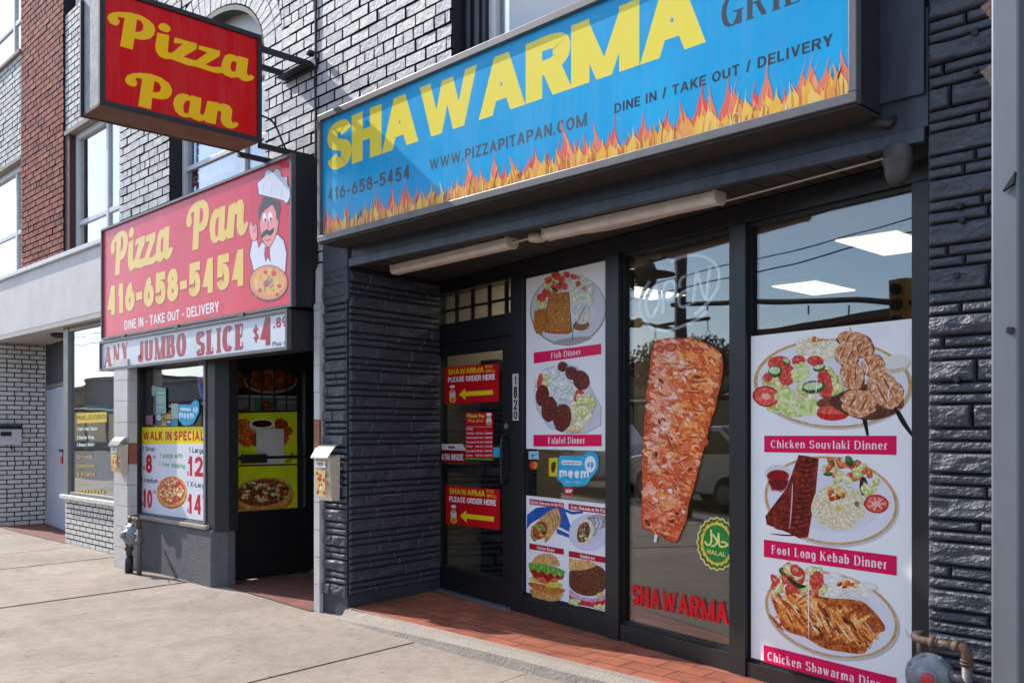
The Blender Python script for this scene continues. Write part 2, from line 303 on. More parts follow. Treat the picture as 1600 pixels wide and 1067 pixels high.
# ------------------------------------------------------------------ lettering: a skeleton alphabet drawn with a broad nib
def l_(x0, y0, x1, y1, f=''): return ('l', x0, y0, x1, y1, f)
def a_(cx, cy, rx, ry, a0, a1): return ('a', cx, cy, rx, ry, a0, a1)
def c_(*p): return ('c', p)
X = 0.70
G = {
 'A': (.90, [l_(0, 0, .5, 1, 'sh'), l_(1, 0, .5, 1, 's'), l_(.24, .3, .76, .3)]),
 'B': (.74, [l_(0, 0, 0, 1, 'se'), c_((0, 1), (.55, 1), (.88, .9), (.9, .68), (.6, .53), (0, .53)), c_((0, .53), (.6, .53), (.98, .42), (.98, .12), (.6, 0), (0, 0))]),
 'C': (.78, [a_(.52, .5, .52, .5, 42, 318)]), 'D': (.80, [l_(0, 0, 0, 1, 'se'), c_((0, 1), (.45, 1), (.86, .85), (1, .5), (.86, .15), (.45, 0), (0, 0))]),
 'E': (.66, [l_(0, 0, 0, 1, 'se'), l_(0, 1, 1, 1), l_(0, .52, .85, .52), l_(0, 0, 1, 0)]), 'F': (.62, [l_(0, 0, 0, 1, 'se'), l_(0, 1, 1, 1), l_(0, .52, .85, .52)]),
 'G': (.84, [a_(.52, .5, .52, .5, 42, 345), l_(1, .0, 1, .45, 'e'), l_(.6, .45, 1, .45)]),
 'H': (.78, [l_(0, 0, 0, 1, 'se'), l_(1, 0, 1, 1, 'se'), l_(0, .52, 1, .52)]), 'I': (.28, [l_(.5, 0, .5, 1, 'se')]),
 'J': (.58, [c_((1, 1), (1, .3), (.85, .05), (.45, 0), (.1, .08), (0, .3))]), 'K': (.78, [l_(0, 0, 0, 1, 'se'), l_(0, .4, 1, 1, 'h'), l_(.3, .55, 1, 0)]),
 'L': (.62, [l_(0, 0, 0, 1, 'se'), l_(0, 0, 1, 0)]), 'M': (1.04, [l_(0, 0, 0, 1, 'seh'), l_(0, 1, .5, .0), l_(1, 1, .5, .0, 'h'), l_(1, 0, 1, 1, 'se')]),
 'N': (.80, [l_(0, 0, 0, 1, 'seh'), l_(0, 1, 1, 0), l_(1, 0, 1, 1, 'eh')]), 'O': (.86, [a_(.5, .5, .5, .5, 0, 360)]),
 'P': (.72, [l_(0, 0, 0, 1, 'se'), c_((0, 1), (.6, 1), (1, .9), (1, .58), (.6, .46), (0, .46))]), 'Q': (.86, [a_(.5, .5, .5, .5, 0, 360), l_(.6, .25, 1, -.05)]),
 'R': (.78, [l_(0, 0, 0, 1, 'se'), c_((0, 1), (.6, 1), (.93, .9), (.93, .62), (.6, .5), (0, .5)), l_(.5, .5, 1, 0)]),
 'S': (.70, [c_((.97, .80), (.8, .97), (.5, 1.0), (.15, .95), (.03, .74), (.2, .57), (.5, .5), (.85, .42), (.98, .25), (.85, .05), (.5, 0), (.2, .03), (0, .22))]),
 'T': (.70, [l_(.5, 0, .5, 1, 's'), l_(0, 1, 1, 1)]), 'U': (.78, [c_((0, 1), (0, .35), (.12, .08), (.5, 0), (.88, .08), (1, .35), (1, 1))]),
 'V': (.80, [l_(0, 1, .5, 0, 's'), l_(1, 1, .5, 0, 'h')]), 'W': (1.28, [l_(0, 1, .26, 0), l_(.5, .95, .26, 0, 'h'), l_(.5, .95, .74, 0), l_(1, 1, .74, 0, 'h')]),
 'X': (.80, [l_(0, 0, 1, 1, 'h'), l_(0, 1, 1, 0)]), 'Y': (.78, [l_(.5, 0, .5, .48, 's'), l_(0, 1, .5, .45), l_(1, 1, .5, .45, 'h')]), 'Z': (.70, [l_(0, 1, 1, 1), l_(0, 0, 1, 1), l_(0, 0, 1, 0)]),
 'a': (.58, [c_((.08, .55), (.25, .69), (.6, .7), (.95, .58), (1, .35), (1, 0)), c_((1, .4), (.5, .4), (.08, .33), (0, .18), (.15, .02), (.5, 0), (.85, .08), (1, .22))]),
 'b': (.60, [l_(0, 0, 0, 1, 'e'), a_(.5, .35, .5, .35, 0, 360)]), 'c': (.54, [a_(.55, .35, .55, .35, 45, 315)]), 'd': (.60, [l_(1, 0, 1, 1, 'e'), a_(.5, .35, .5, .35, 0, 360)]),
 'e': (.57, [a_(.5, .35, .5, .35, 0, 318), l_(.02, .36, .98, .36)]), 'f': (.40, [c_((1, .96), (.7, 1), (.4, .85), (.4, 0)), l_(0, X, .9, X)]),
 'g': (.60, [a_(.5, .35, .5, .35, 0, 360), c_((1, .7), (1, -.05), (.8, -.24), (.4, -.26), (.05, -.18))]), 'h': (.58, [l_(0, 0, 0, 1, 'se'), c_((0, .45), (.25, .65), (.6, .7), (.95, .58), (1, .35), (1, 0))]),
 'i': (.22, [l_(.5, 0, .5, X, 's'), l_(.5, .9, .5, 1.0)]), 'j': (.3, [c_((.7, .7), (.7, 0), (.4, -.25), (0, -.2)), l_(.7, .9, .7, 1)]), 'k': (.58, [l_(0, 0, 0, 1, 'se'), l_(0, .28, 1, .7, 'h'), l_(.35, .42, 1, 0)]), 'l': (.22, [l_(.5, 0, .5, 1, 'se')]),
 'm': (.88, [l_(0, 0, 0, X, 's'), c_((0, .45), (.15, .65), (.32, .7), (.48, .6), (.5, .4), (.5, 0)), c_((.5, .45), (.65, .65), (.82, .7), (.98, .6), (1, .4), (1, 0))]),
 'n': (.58, [l_(0, 0, 0, X, 's'), c_((0, .45), (.25, .65), (.6, .7), (.95, .58), (1, .35), (1, 0))]), 'o': (.60, [a_(.5, .35, .5, .35, 0, 360)]), 'p': (.60, [l_(0, -.28, 0, X), a_(.5, .35, .5, .35, 0, 360)]),
 'q': (.6, [l_(1, -.28, 1, X), a_(.5, .35, .5, .35, 0, 360)]), 'r': (.42, [l_(0, 0, 0, X, 's'), c_((0, .4), (.3, .64), (.7, .7), (1, .66))]),
 's': (.50, [c_((.95, .56), (.75, .68), (.4, .7), (.08, .6), (.15, .42), (.5, .36), (.9, .28), (.95, .1), (.6, 0), (.25, .01), (0, .14))]), 't': (.40, [c_((.4, .92), (.4, .2), (.55, .03), (1, .03)), l_(0, X, .95, X)]),
 'u': (.58, [c_((0, .7), (0, .3), (.1, .06), (.45, 0), (.8, .08), (1, .28)), l_(1, 0, 1, X)]), 'v': (.58, [l_(0, X, .5, 0), l_(1, X, .5, 0, 'h')]), 'w': (.86, [l_(0, X, .26, 0), l_(.5, X, .26, 0, 'h'), l_(.5, X, .74, 0), l_(1, X, .74, 0, 'h')]),
 'x': (.56, [l_(0, 0, 1, X, 'h'), l_(0, X, 1, 0)]), 'y': (.58, [l_(0, X, .5, 0), l_(1, X, .3, -.27, 'h')]), 'z': (.54, [l_(0, X, 1, X), l_(0, 0, 1, X), l_(0, 0, 1, 0)]),
 '0': (.66, [a_(.5, .5, .5, .5, 0, 360)]), '1': (.44, [l_(.65, 0, .65, 1), l_(.65, 1, .1, .78)]), '2': (.64, [c_((.03, .72), (.15, .93), (.5, 1), (.88, .92), (.95, .7), (.7, .4), (.05, .02)), l_(0, 0, 1, 0)]),
 '3': (.64, [c_((.05, .85), (.45, 1), (.9, .88), (.88, .62), (.45, .53)), c_((.45, .53), (.95, .45), (1, .18), (.55, 0), (.0, .15))]), '4': (.68, [l_(.72, 0, .72, 1), l_(.68, 1, 0, .28), l_(0, .26, 1, .26)]),
 '5': (.64, [l_(.12, 1, .92, 1), l_(.12, 1, .05, .5), c_((.05, .5), (.35, .63), (.75, .6), (.98, .38), (.9, .1), (.5, 0), (.1, .06), (0, .2))]), '6': (.66, [c_((.85, .95), (.4, .85), (.08, .5), (0, .3)), a_(.5, .31, .5, .31, 0, 360)]),
 '7': (.62, [l_(0, 1, 1, 1), l_(1, 1, .3, 0)]), '8': (.66, [a_(.5, .76, .43, .24, 0, 360), a_(.5, .26, .5, .26, 0, 360)]), '9': (.66, [a_(.5, .69, .5, .31, 0, 360), c_((1, .7), (.92, .4), (.6, .12), (.15, .05))]),
 '-': (.42, [l_(.1, .4, .9, .4)]), '/': (.5, [l_(.1, -.05, .9, 1.05)]), '.': (.24, [l_(.5, 0, .5, .02)]), ':': (.24, [l_(.5, 0, .5, .02), l_(.5, .5, .5, .52)]),
 '$': (.64, [c_((.95, .78), (.5, .92), (.05, .75), (.5, .5), (.95, .25), (.5, .08), (.05, .22)), l_(.5, -.08, .5, 1.08)]), ' ': (.30, []),
}
def crom(pts, n=6, closed=False):
    out = []; m = len(pts)
    for i in range(m if closed else m - 1):
        g = lambda k: Vector(pts[k % m] if closed else pts[min(max(k, 0), m - 1)])
        p0, p1, p2, p3 = g(i - 1), g(i), g(i + 1), g(i + 2)
        for j in range(n):
            t = j / n; out.append(0.5 * ((2 * p1) + (p2 - p0) * t + (2 * p0 - 5 * p1 + 4 * p2 - p3) * t * t + (3 * p1 - p0 - 3 * p2 + p3) * t ** 3))
    if not closed: out.append(Vector(pts[-1]))
    return out
class Print:
    """flat printed matter on a plane: ONE mesh of inked shapes, each a hair above the last"""
    EPS = 4e-5
    def __init__(s, plane, fr=(0, 0, 1.0), lift=0.003):
        s.pl = plane; s.v = []; s.ks = []; s.f = []; s.c = []; s.k = 0; s.lift = lift; s.fr = fr; s.side = None
    def w(s, x, y):                          # point of the (zoomed) photograph -> (along, height) on the plane
        return s.pl.loc(s.pl.at(s.fr[0] + x / s.fr[2], s.fr[1] + y / s.fr[2]))
    def raw(s, pts, ink, dark=None, light=None, grain=60.0, k=None):
        """pts: (along, height) on the plane"""
        if k is None: s.k += 1; k = s.k
        b = len(s.v)
        ar = sum(pts[i][0] * pts[(i + 1) % len(pts)][1] - pts[(i + 1) % len(pts)][0] * pts[i][1] for i in range(len(pts)))
        if ar < 0: pts = pts[::-1]
        for q in pts: s.v.append(s.pl.pt(q[0], q[1]) + s.pl.n * s.lift); s.ks.append(k)
        s.f.append(tuple(range(b, b + len(pts))))
        i0 = lin(ink); s.c += [(i0, lin(dark) if dark else i0, lin(light) if light else i0, grain)] * len(pts)
    def poly(s, pts, ink, dark=None, light=None, grain=60.0, smooth=False):
        if smooth: pts = [tuple(p) for p in crom(pts, 5, True)]
        s.raw([s.w(*p) for p in pts], ink, dark, light, grain)
    def ell(s, x, y, rx, ry, ink, dark=None, light=None, grain=60.0, rot=0, n=24, jit=0.0):
        a = math.radians(rot); P = []
        for i in range(n):
            t = 2 * math.pi * i / n; r = 1 + jit * rnd.uniform(-1, 1); px, py = rx * r * math.cos(t), ry * r * math.sin(t)
            P.append((x + px * math.cos(a) - py * math.sin(a), y + px * math.sin(a) + py * math.cos(a)))
        if jit > .1: P = [tuple(p) for p in crom(P, 3, True)]
        s.poly(P, ink, dark, light, grain)
    def line(s, pts, wd, ink, smooth=True, taper=False):
        pts = crom(pts, 6) if smooth and len(pts) > 2 else [Vector(p) for p in pts]
        A, B = [], []
        for i, p in enumerate(pts):
            d = (pts[min(i + 1, len(pts) - 1)] - pts[max(i - 1, 0)]).normalized(); q = Vector((-d.y, d.x)) * wd * 0.5
            if taper: q *= max(0.06, math.sin(math.pi * i / (len(pts) - 1)) ** 0.6)
            A.append(tuple(p + q)); B.append(tuple(p - q))
        s.poly(A + B[::-1], ink)
    def text(s, t, p0, p1, ptop, ink, wx=0.16, wy=None, serif=0.0, gap=0.14, slant=0.0, shear=0.0, local=False):
        """baseline p0-p1, ptop above p0 at cap height (points of the zoomed photograph); the string is fitted between"""
        q = (lambda p: Vector(p)) if local else (lambda p: Vector(s.w(*p)))
        P0, P1, PT = q(p0), q(p1), q(ptop)
        e1 = P1 - P0; e2 = PT - P0
        wy = wx if wy is None else wy
        if serif: wx *= 1.45; wy *= 1.1
        else: wx *= 1.45; wy *= 1.25
        tot = sum(G[ch][0] + gap for ch in t) - gap
        hs = e1.length / tot / max(e2.length, 1e-9); nx = wx / hs     # nib width before squeezing
        x = 0.0
        def put(pts, k):
            s.raw([tuple(P0 + e1 * ((px + slant * py) / tot) + e2 * py) for px, py in pts], ink, k=k)
        k0 = s.k + 1
        for ch in t:
            wd, strokes = G[ch]; hx, hy = min(nx / 2, wd * 0.42), wy / 2
            mx_ = lambda a: x + hx + a * (wd - 2 * hx); my_ = lambda b: hy + b * (1 - 2 * hy)
            k = k0
            for st in strokes:
                if st[0] == 'l':
                    _, x0, y0, x1, y1, f = st
                    a, b = Vector((mx_(x0), my_(y0))), Vector((mx_(x1), my_(y1))); d = (b - a).normalized()
                    thin = serif and 'h' in f; w0 = hy * 1.2 if thin else hx
                    if abs(d.y) > 0.35:
                        hw = w0 * ((.80 if ch in 'MW' else .85 if ch == 'N' else .94) if abs(d.x) > .08 else 1) / (max(abs(d.y), .6) if abs(d.y) < .85 else 1)
                        def end(p, lo):
                            yy = p.y + (-hy if lo else hy); c = p.x
                            return (c - hw, yy), (c + hw, yy)
                        if a.y > b.y: lo, hi = end(b, True), end(a, False)
                        else: lo, hi = end(a, True), end(b, False)
                        put([lo[0], lo[1], hi[1], hi[0]], k)
                        if serif:
                            for fl, e in (('s', a), ('e', b)):
                                if fl in f:
                                    k += 1; yy = e.y - hy if e.y < 0.4 else e.y + hy - wy * 0.9
                                    c = e.x + d.x / d.y * (yy - e.y)
                                    put([(c - hw - serif, yy), (c + hw + serif, yy), (c + hw + serif, yy + wy * 0.9), (c - hw - serif, yy + wy * 0.9)], k)
                    else:
                        if a.x > b.x: a, b = b, a
                        ex = hx if not serif and ch not in 'AHBPRGeft4' else 0
                        put([(a.x - ex, a.y - hy), (b.x + ex, b.y - hy), (b.x + ex, b.y + hy), (a.x - ex, a.y + hy)], k)
                        if serif and ch in 'EFLTZ':
                            for e in ((a, b) if ch in 'TZ' else (b,)):
                                k += 1; up = -1 if y0 > .8 else 1
                                put([(e.x - hy * .7, e.y), (e.x + hy * .7, e.y), (e.x + hy * .5, e.y + up * .22), (e.x - hy * .5, e.y + up * .22)], k)
                else:
                    if st[0] == 'a':
                        _, cx, cy, rx, ry, a0, a1 = st; n = 28
                        pts = [Vector((mx_(cx + rx * math.cos(math.radians(a0 + (a1 - a0) * i / n))), my_(cy + ry * math.sin(math.radians(a0 + (a1 - a0) * i / n))))) for i in range(n + 1)]
                    else:
                        pts = crom([(mx_(px), my_(py)) for px, py in st[1]], 6)
                    A, B = [], []
                    for i, p in enumerate(pts):
                        if st[0] == 'a' and st[6] - st[5] == 360: d = pts[(i + 1) % 28] - pts[(i - 1) % 28]
                        else: d = pts[min(i + 1, len(pts) - 1)] - pts[max(i - 1, 0)]
                        d = d.normalized(); nn = Vector((-d.y, d.x)); h = math.sqrt((nn.x * hx) ** 2 + (nn.y * hy) ** 2)
                        A.append(p + nn * h); B.append(p - nn * h)
                    for i in range(len(pts) - 1): put([tuple(A[i]), tuple(B[i]), tuple(B[i + 1]), tuple(A[i + 1])], k)
                k += 1
            s.k = max(s.k, k); x += wd + gap
    def sheet(s, quad, ink, thick=0.003, local=False, **kw):
        """the sheet itself: front face plus its edge"""
        q = quad if local else [s.w(*p) for p in quad]
        s.raw(q, ink, k=0, **kw); s.side = (q, ink, thick)
    def build(s, name, m, parent=None, loc=None):
        eps = min(s.EPS, .004 / max(1, max(s.ks)))
        s.v = [v + s.pl.n * (k * eps) for v, k in zip(s.v, s.ks)]
        mb = MB(); mb.v = list(s.v); mb.f = list(s.f); mb.m = [0] * len(s.f); c = list(s.c)
        if s.side:
            q, ink, th = s.side; i0 = lin(ink)
            for i in range(len(q)):
                a, b = q[i], q[(i + 1) % len(q)]; d1 = s.lift; d0 = s.lift - th
                mb.face([s.pl.pt(*a) + s.pl.n * d1, s.pl.pt(*a) + s.pl.n * d0, s.pl.pt(*b) + s.pl.n * d0, s.pl.pt(*b) + s.pl.n * d1]); c += [(i0, i0, i0, 50)] * 4
        if parent is None and loc is None:
            n = len(s.v); loc = (sum(p[0] for p in s.v) / n, sum(p[1] for p in s.v) / n, min(p[2] for p in s.v))
        o = mb.build(name, m, parent, loc=loc); me = o.data
        for j, nm in enumerate(('ink', 'ink_dark', 'ink_light')):
            a = me.attributes.new(nm, 'FLOAT_COLOR', 'POINT'); a.data.foreach_set('color', [x for t in c for x in (*t[j], 1.0)])
        a = me.attributes.new('grain', 'FLOAT', 'POINT'); a.data.foreach_set('value', [t[3] for t in c])
        return o

# ------------------------------------------------------------------ masonry
def bricks(mb, o, ax, n, a0, a1, z0, z1, bl, bh, gap, dep, holes=(), jit=0.004, half=None, mi=None, rough=True):
    """running bond on a vertical wall: o origin, ax along, n outward; holes are functions (a, z) -> inside?"""
    o, ax, n = Vector(o), Vector(ax), Vector(n); row = 0; z = z0
    while z < z1 - 0.01:
        h = min(bh, z1 - z); a = a0 - (bl / 2 if row % 2 else 0); cnt = 0
        while a < a1:
            L_ = bl
            if row % 7 == 6: L_ = bl * 0.52
            s0, s1 = max(a, a0), min(a + L_, a1)
            segs = [(s0, s1)]
            for hf in holes:
                new = []
                for u0, u1 in segs:
                    N_ = 8; run = None
                    for i in range(N_ + 1):
                        c = u0 + (u1 - u0) * (i + .5) / N_ if i < N_ else None
                        inside = hf(c, z + h / 2) if i < N_ else True
                        if not inside and run is None: run = u0 + (u1 - u0) * i / N_
                        if inside and run is not None: new.append((run, u0 + (u1 - u0) * i / N_)); run = None
                segs = new
            for u0, u1 in segs:
                if u1 - u0 < 0.03: continue
                d = dep + rnd.uniform(-jit, jit); t = [rnd.uniform(-jit, jit) * .5 for _ in range(4)]
                p = o + ax * (u0 + gap / 2) + Vector((0, 0, z + gap / 2)); w_, hh = u1 - u0 - gap, h - gap
                b = len(mb.v); ch = 0.0025; mk = (0, 0, 0, 1, 2)[rnd.randrange(5)] if mi is None else mi
                for (i, j, q) in ((0, 0, t[0]), (1, 0, t[1]), (1, 1, t[2]), (0, 1, t[3])):
                    mb.v.append(tuple(p + ax * (w_ * i) + Vector((0, 0, hh * j))))
                for (i, j, q) in ((0, 0, t[0]), (1, 0, t[1]), (1, 1, t[2]), (0, 1, t[3])):
                    mb.v.append(tuple(p + ax * (w_ * i + (ch if i == 0 else -ch)) + Vector((0, 0, hh * j + (ch if j == 0 else -ch))) + n * (d + q)))
                for qi, q in enumerate(((4, 5, 6, 7), (0, 1, 5, 4), (1, 2, 6, 5), (2, 3, 7, 6), (3, 0, 4, 7))): mb.f.append(tuple(b + i for i in q)); mb.m.append(3 if qi else mk)
            a += L_
        z += bh; row += 1
STONE_ROWS = [.088, .047, .050, .098, .044, .046, .092, .050, .046]
def stones(mb, o, ax, n, width, z0, z1, seed, cell=0.011, amp=0.022, xd=None):
    """rock-faced veneer: courses of long stones with a chiselled face, modelled as a fine grid"""
    o, ax, n = Vector(o), Vector(ax), Vector(n); r = random.Random(seed); z = z0; i = r.randrange(9)
    while z < z1 - 0.01:
        h = min(STONE_ROWS[i % 9], z1 - z); i += 1
        cuts = [0.0]; c = -r.uniform(0, .25)
        while True:
            c += r.uniform(.22, .5)
            if c > width - .05: break
            if c > .05: cuts.append(c)
        cuts.append(width)
        for u0, u1 in zip(cuts, cuts[1:]):
            nu = max(3, int((u1 - u0) / cell)); nz = max(4, int(h / (cell * .8))); sd = Vector((r.uniform(0, 50), r.uniform(0, 50), r.uniform(0, 50))); b = len(mb.v)
            big = h > .07
            for jz in range(nz + 1):
                for ju in range(nu + 1):
                    fu, fz = ju / nu, jz / nz; uu = u0 + .003 + (u1 - u0 - .006) * fu; zz = z + .002 + (h - .004) * fz
                    e = min(min(fu, 1 - fu) * (u1 - u0) / .020, min(fz, 1 - fz) * h / .018, 1.0); e = math.sqrt(max(0, e * (2 - e)))
                    q = Vector((uu * 7, zz * 16, 0)) + sd
                    d = noise.noise(q) * (.9 if big else .35) + noise.noise(q * 2.7) * (.4 if big else .2)
                    d += .22 * abs(noise.noise(q * 5.3)) + .10 * noise.noise(q * 11)
                    if big: d += .6 * abs(noise.noise(Vector((uu * 5 + zz * 9, zz * 14 - uu * 3, 3)) + sd)) + .25
                    mb.v.append(tuple(o + ax * uu + Vector((0, 0, zz)) + n * (e * (.012 + amp * (d + .35)))))
            for jz in range(nz):
                for ju in range(nu):
                    k = b + jz * (nu + 1) + ju; mb.f.append((k, k + 1, k + nu + 2, k + nu + 1)); mb.m.append(0)
        z += h

# ================================================================== SETTING
def sheet(name, poly, z, m, thick=0.0):
    mb = MB()
    if thick: mb.prism([(x, y, z - thick) for x, y in poly], (0, 0, thick))
    else: mb.face([(x, y, z) for x, y in poly])
    return struct(mb.build(name, m))
sheet('road', [(-220, -60), (120, -60), (120, -1.6), (-220, -1.6)], -0.15, M_asphalt)
mb = MB()                                                            # pavement slabs with open joints over their bed
JX = [-40] + [-8.98 - 1.17 * i for i in range(18, 0, -1)] + [-8.98, -8.02, -6.88, -5.82, -4.68, -3.62, -2.5, -1.35, -.2, .95, 2.1, 4, 20]
for y0, y1 in ((-1.45, 1.05), (1.05, 5.2)):
    for x0, x1 in zip(JX, JX[1:]):
        sk = lambda x, y: x - 0.10 * (y - 2.5) if -12 < x < 3 else x
        g = 0.007; dz = rnd.uniform(-.004, .004)
        mb.prism([(sk(x0, y0) + g, y0 + g, dz - .1), (sk(x1, y0) - g, y0 + g, dz - .1), (sk(x1, y1) - g, y1 - g, dz - .1), (sk(x0, y1) + g, y1 - g, dz - .1)], (0, 0, .1))
sw = struct(mb.build('sidewalk', M_concrete))
mb = MB()
for pts in ([(-7.4, 3.75), (-7.1, 3.2), (-7.25, 2.6), (-7.0, 1.9)], [(-10.4, 3.4), (-10.0, 2.9), (-9.7, 3.0)], [(-9.0, 3.62), (-8.5, 3.72), (-8.2, 3.66)]):
    Q = crom(pts, 8); Q = [q + Vector((rnd.gauss(0, .012), rnd.gauss(0, .012))) for q in Q]
    for a, b_ in zip(Q, Q[1:]):
        n_ = Vector((-(b_ - a).y, (b_ - a).x)).normalized() * rnd.uniform(.0015, .004); mb.face([(*(a - n_), .009), (*(a + n_), .009), (*(b_ + n_), .009), (*(b_ - n_), .009)])
struct(mb.build('sidewalk_crack', mat('crack_dirt', (.045, .038, .03), .95)))
sheet('sidewalk_bed', [(-40, -1.45), (20, -1.45), (20, 5.2), (-40, 5.2)], -0.03, mat('joint_dirt', (0.06, 0.05, 0.042), 0.9, var=.5, vscale=30))
mb = MB(); mb.box(-60, 40, -1.6, -1.45, -0.3, 0.0); struct(mb.build('kerb', M_concrete_edge, bevel=.02))
# tiled entry floor in front of the glazing and its worn concrete edge
sheet('entry_floor', [(-5.74, 3.93), (2.0, 3.93), (2.0, 5.2), (-6.2, 5.2), (-5.9, 4.9)], 0.075, M_quarry)
mb = MB(); n = 60; Y0, Y1 = 3.79, 3.94
ring = []
for i in range(n + 1):
    x = -5.80 + 7.8 * i / n; t = min(1, max(0, (x + 5.85) / 1.6)); h = .016 + .055 * t ** .8
    w = noise.noise(Vector((x * 3, 1, 0))) * .016 + noise.noise(Vector((x * 11, 4, 0))) * .006
    y = Y0 + w + (.05 * (1 - t)); ring.append([(x, y - .012, -.02), (x, y, h - .012), (x, y + .014, h + .0), (x, y + .06, h + .004 + .008 * t), (x, Y1, .078), (x, Y1, -.02)])
for a, b in zip(ring, ring[1:]):
    for j in range(5): mb.face([a[j], b[j], b[j + 1], a[j + 1]])
struct(mb.build('entry_kerb', M_concrete_edge))
sheet('porch_floor', [(-7.82, 3.95), (-6.17, 3.86), (-6.17, 6.2), (-7.82, 6.2)], 0.006, M_paver)
sheet('alcove_floor', [(-14.65, 4.0), (-11.95, 4.0), (-11.95, 4.7), (-14.65, 4.7)], 0.008, M_paver)
mb = MB()                                                            # grass growing along the cream wall
for i in range(700):
    x, y = rnd.uniform(-15.6, -14.45), rnd.gauss(3.92, .05); h = rnd.uniform(.02, .075); a = rnd.uniform(0, 6.3); dx, dy = math.cos(a) * .006, math.sin(a) * .006
    lx, ly = rnd.uniform(-.03, .03), rnd.uniform(-.03, .03); mb.face([(x - dx, y - dy, 0), (x + dx, y + dy, 0), (x + lx, y + ly, h)])
g = mb.build('grass', M_grass, loc=(-15, 3.9, 0)); g['kind'] = 'stuff'; tag(g, 'short tuft of grass growing along the foot of the cream brick wall', 'grass')

# ================================================================== THE PAINTED BRICK BUILDING
BLD = thing('shop_building', 'white painted brick building with slate stone piers and a black framed shopfront', 'building', (-5.5, 3.95, 0))
YF = 3.95
archA = (-7.95, 4.62, .90, .57)                                      # left upstairs window: centre x, springing, half width, rise
def hole_arch(x, z):
    cx, zs, hw, rise = archA
    if abs(x - cx) > hw + .01: return False
    if z < 3.25: return False
    return z < zs + rise * math.sqrt(max(0, 1 - ((x - cx) / (hw + .02)) ** 2)) + .01
def hole_archring(x, z):
    cx, zs, hw, rise = archA
    return ((x - cx) / (hw + .30)) ** 2 + (max(0, z - zs) / (rise + .30)) ** 2 < 1 and z > zs
hole_shop = lambda x, z: x > -5.82 and z < 2.80
hole_r = lambda x, z: -4.62 < x < -1.78 and 3.15 < z < 6.4
mb = MB()
bricks(mb, (0, YF + .03, 0), (1, 0, 0), (0, -1, 0), -10.12, -1.78, 2.34, 6.3, .218, .086, .0105, .026, (hole_arch, hole_archring, hole_r, hole_shop), jit=.004)
cx, zs, hw, rise = archA                                             # soldier bricks of the arch
for i in range(29):
    t = math.pi * (i + .5) / 29; c, s = math.cos(t), math.sin(t)
    for r0, r1 in ((.012, .19), (.20, .30)):
        dt = math.pi / 29 * .42
        P = [Vector((cx + (hw + r) * math.cos(q), YF + .03, zs + (rise + r) * math.sin(q))) for r, q in ((r0, t - dt), (r1, t - dt), (r1, t + dt), (r0, t + dt))]
        mb.prism(P, (0, -.025 + rnd.uniform(-.003, .003), 0))
for zz in range(24):                                                 # left jambs of the two upstairs windows, painted dark
    pass
mb.build('brick_face', WB + [M_mortar], BLD)
mb = MB()
def wall_with_hole(mb, x0, x1, z0, z1, y0, y1, hx0, hx1, hz0, hz1):
    mb.box(x0, hx0, y0, y1, z0, z1); mb.box(hx1, x1, y0, y1, z0, z1); mb.box(hx0, hx1, y0, y1, z0, hz0); mb.box(hx0, hx1, y0, y1, hz1, z1)
mb.box(-10.12, cx - hw, YF + .03, YF + .25, 2.34, 6.3); mb.box(cx + hw, -5.83, YF + .03, YF + .25, 2.34, 6.3); mb.box(-5.83, -4.62, YF + .03, YF + .25, 2.80, 6.3)
mb.box(cx - hw, cx + hw, YF + .03, YF + .25, 2.34, 3.25)
arc = [(cx + hw * math.cos(math.pi * i / 24), zs + rise * math.sin(math.pi * i / 24)) for i in range(25)]
for (xa, za), (xb, zb) in zip(arc, arc[1:]):
    mb.prism([(xa, YF + .03, za), (xa, YF + .03, 6.3), (xb, YF + .03, 6.3), (xb, YF + .03, zb)], (0, .22, 0))
mb.box(-4.62, -1.5, YF + .03, YF + .25, 2.78, 3.15); mb.box(-1.78, 1.2, YF + .03, YF + .25, 2.6, 6.3)
mb.build('wall', M_mortar, BLD)
mb = MB()                                                            # brown timber lining of the arch soffit
for (xa, za), (xb, zb) in zip(arc, arc[1:]):
    mb.prism([(xa, YF + .004, za - .001), (xa, YF + .004, za - .045), (xb, YF + .004, zb - .045), (xb, YF + .004, zb - .001)], (0, .12, 0))
mb.build('arch_trim', mat('dark_green_trim', (0.035, 0.04, 0.036), .6, var=.4, vscale=10), BLD)
mb = MB(); mb.box(-6.235, -6.222, YF - .012, YF + .03, 3.3, 6.3); mb.build('expansion_joint', M_mortar, BLD)
# upstairs windows
def upwin(parent, x0, x1, z0, z1, y, muntins=(), rails=(), fw=.06, fm=M_whitevinyl, blind=True, arch=None):
    mb = MB()
    mb.box(x0, x0 + fw, y - .04, y + .05, z0, z1); mb.box(x1 - fw, x1, y - .04, y + .05, z0, z1); mb.box(x0 + fw, x1 - fw, y - .04, y + .05, z0, z0 + fw); mb.box(x0 + fw, x1 - fw, y - .04, y + .05, z1 - fw, z1)
    for m in muntins: mb.box(m - fw * .45, m + fw * .45, y - .03, y + .045, z0 + fw, z1 - fw)
    for r in rails: mb.box(x0 + fw, x1 - fw, y - .024, y + .04, r - fw * .4, r + fw * .4)
    f = mb.build('window', fm, parent, bevel=.006)
    mb = MB(); mb.box(x0 + fw, x1 - fw, y - .003, y + .003, z0 + fw, z1 - fw); mb.build('pane', M_glass_up, f)
    if blind: mb = MB(); mb.box(x0 + fw, x1 - fw, y + .08, y + .09, z0 + fw, z1 - fw); mb.build('blind', M_blind, f)
    return f
upwin(BLD, -8.84, -7.06, 3.26, 4.52, YF + .16, muntins=(-7.62,), rails=(3.95,))
mb = MB()
P = [(cx - hw + .005, YF + .15, 4.52)] + [(xa * .999 + cx * .001, YF + .15, za - .003) for xa, za in reversed(arc)] + [(cx + hw - .005, YF + .15, 4.52)]
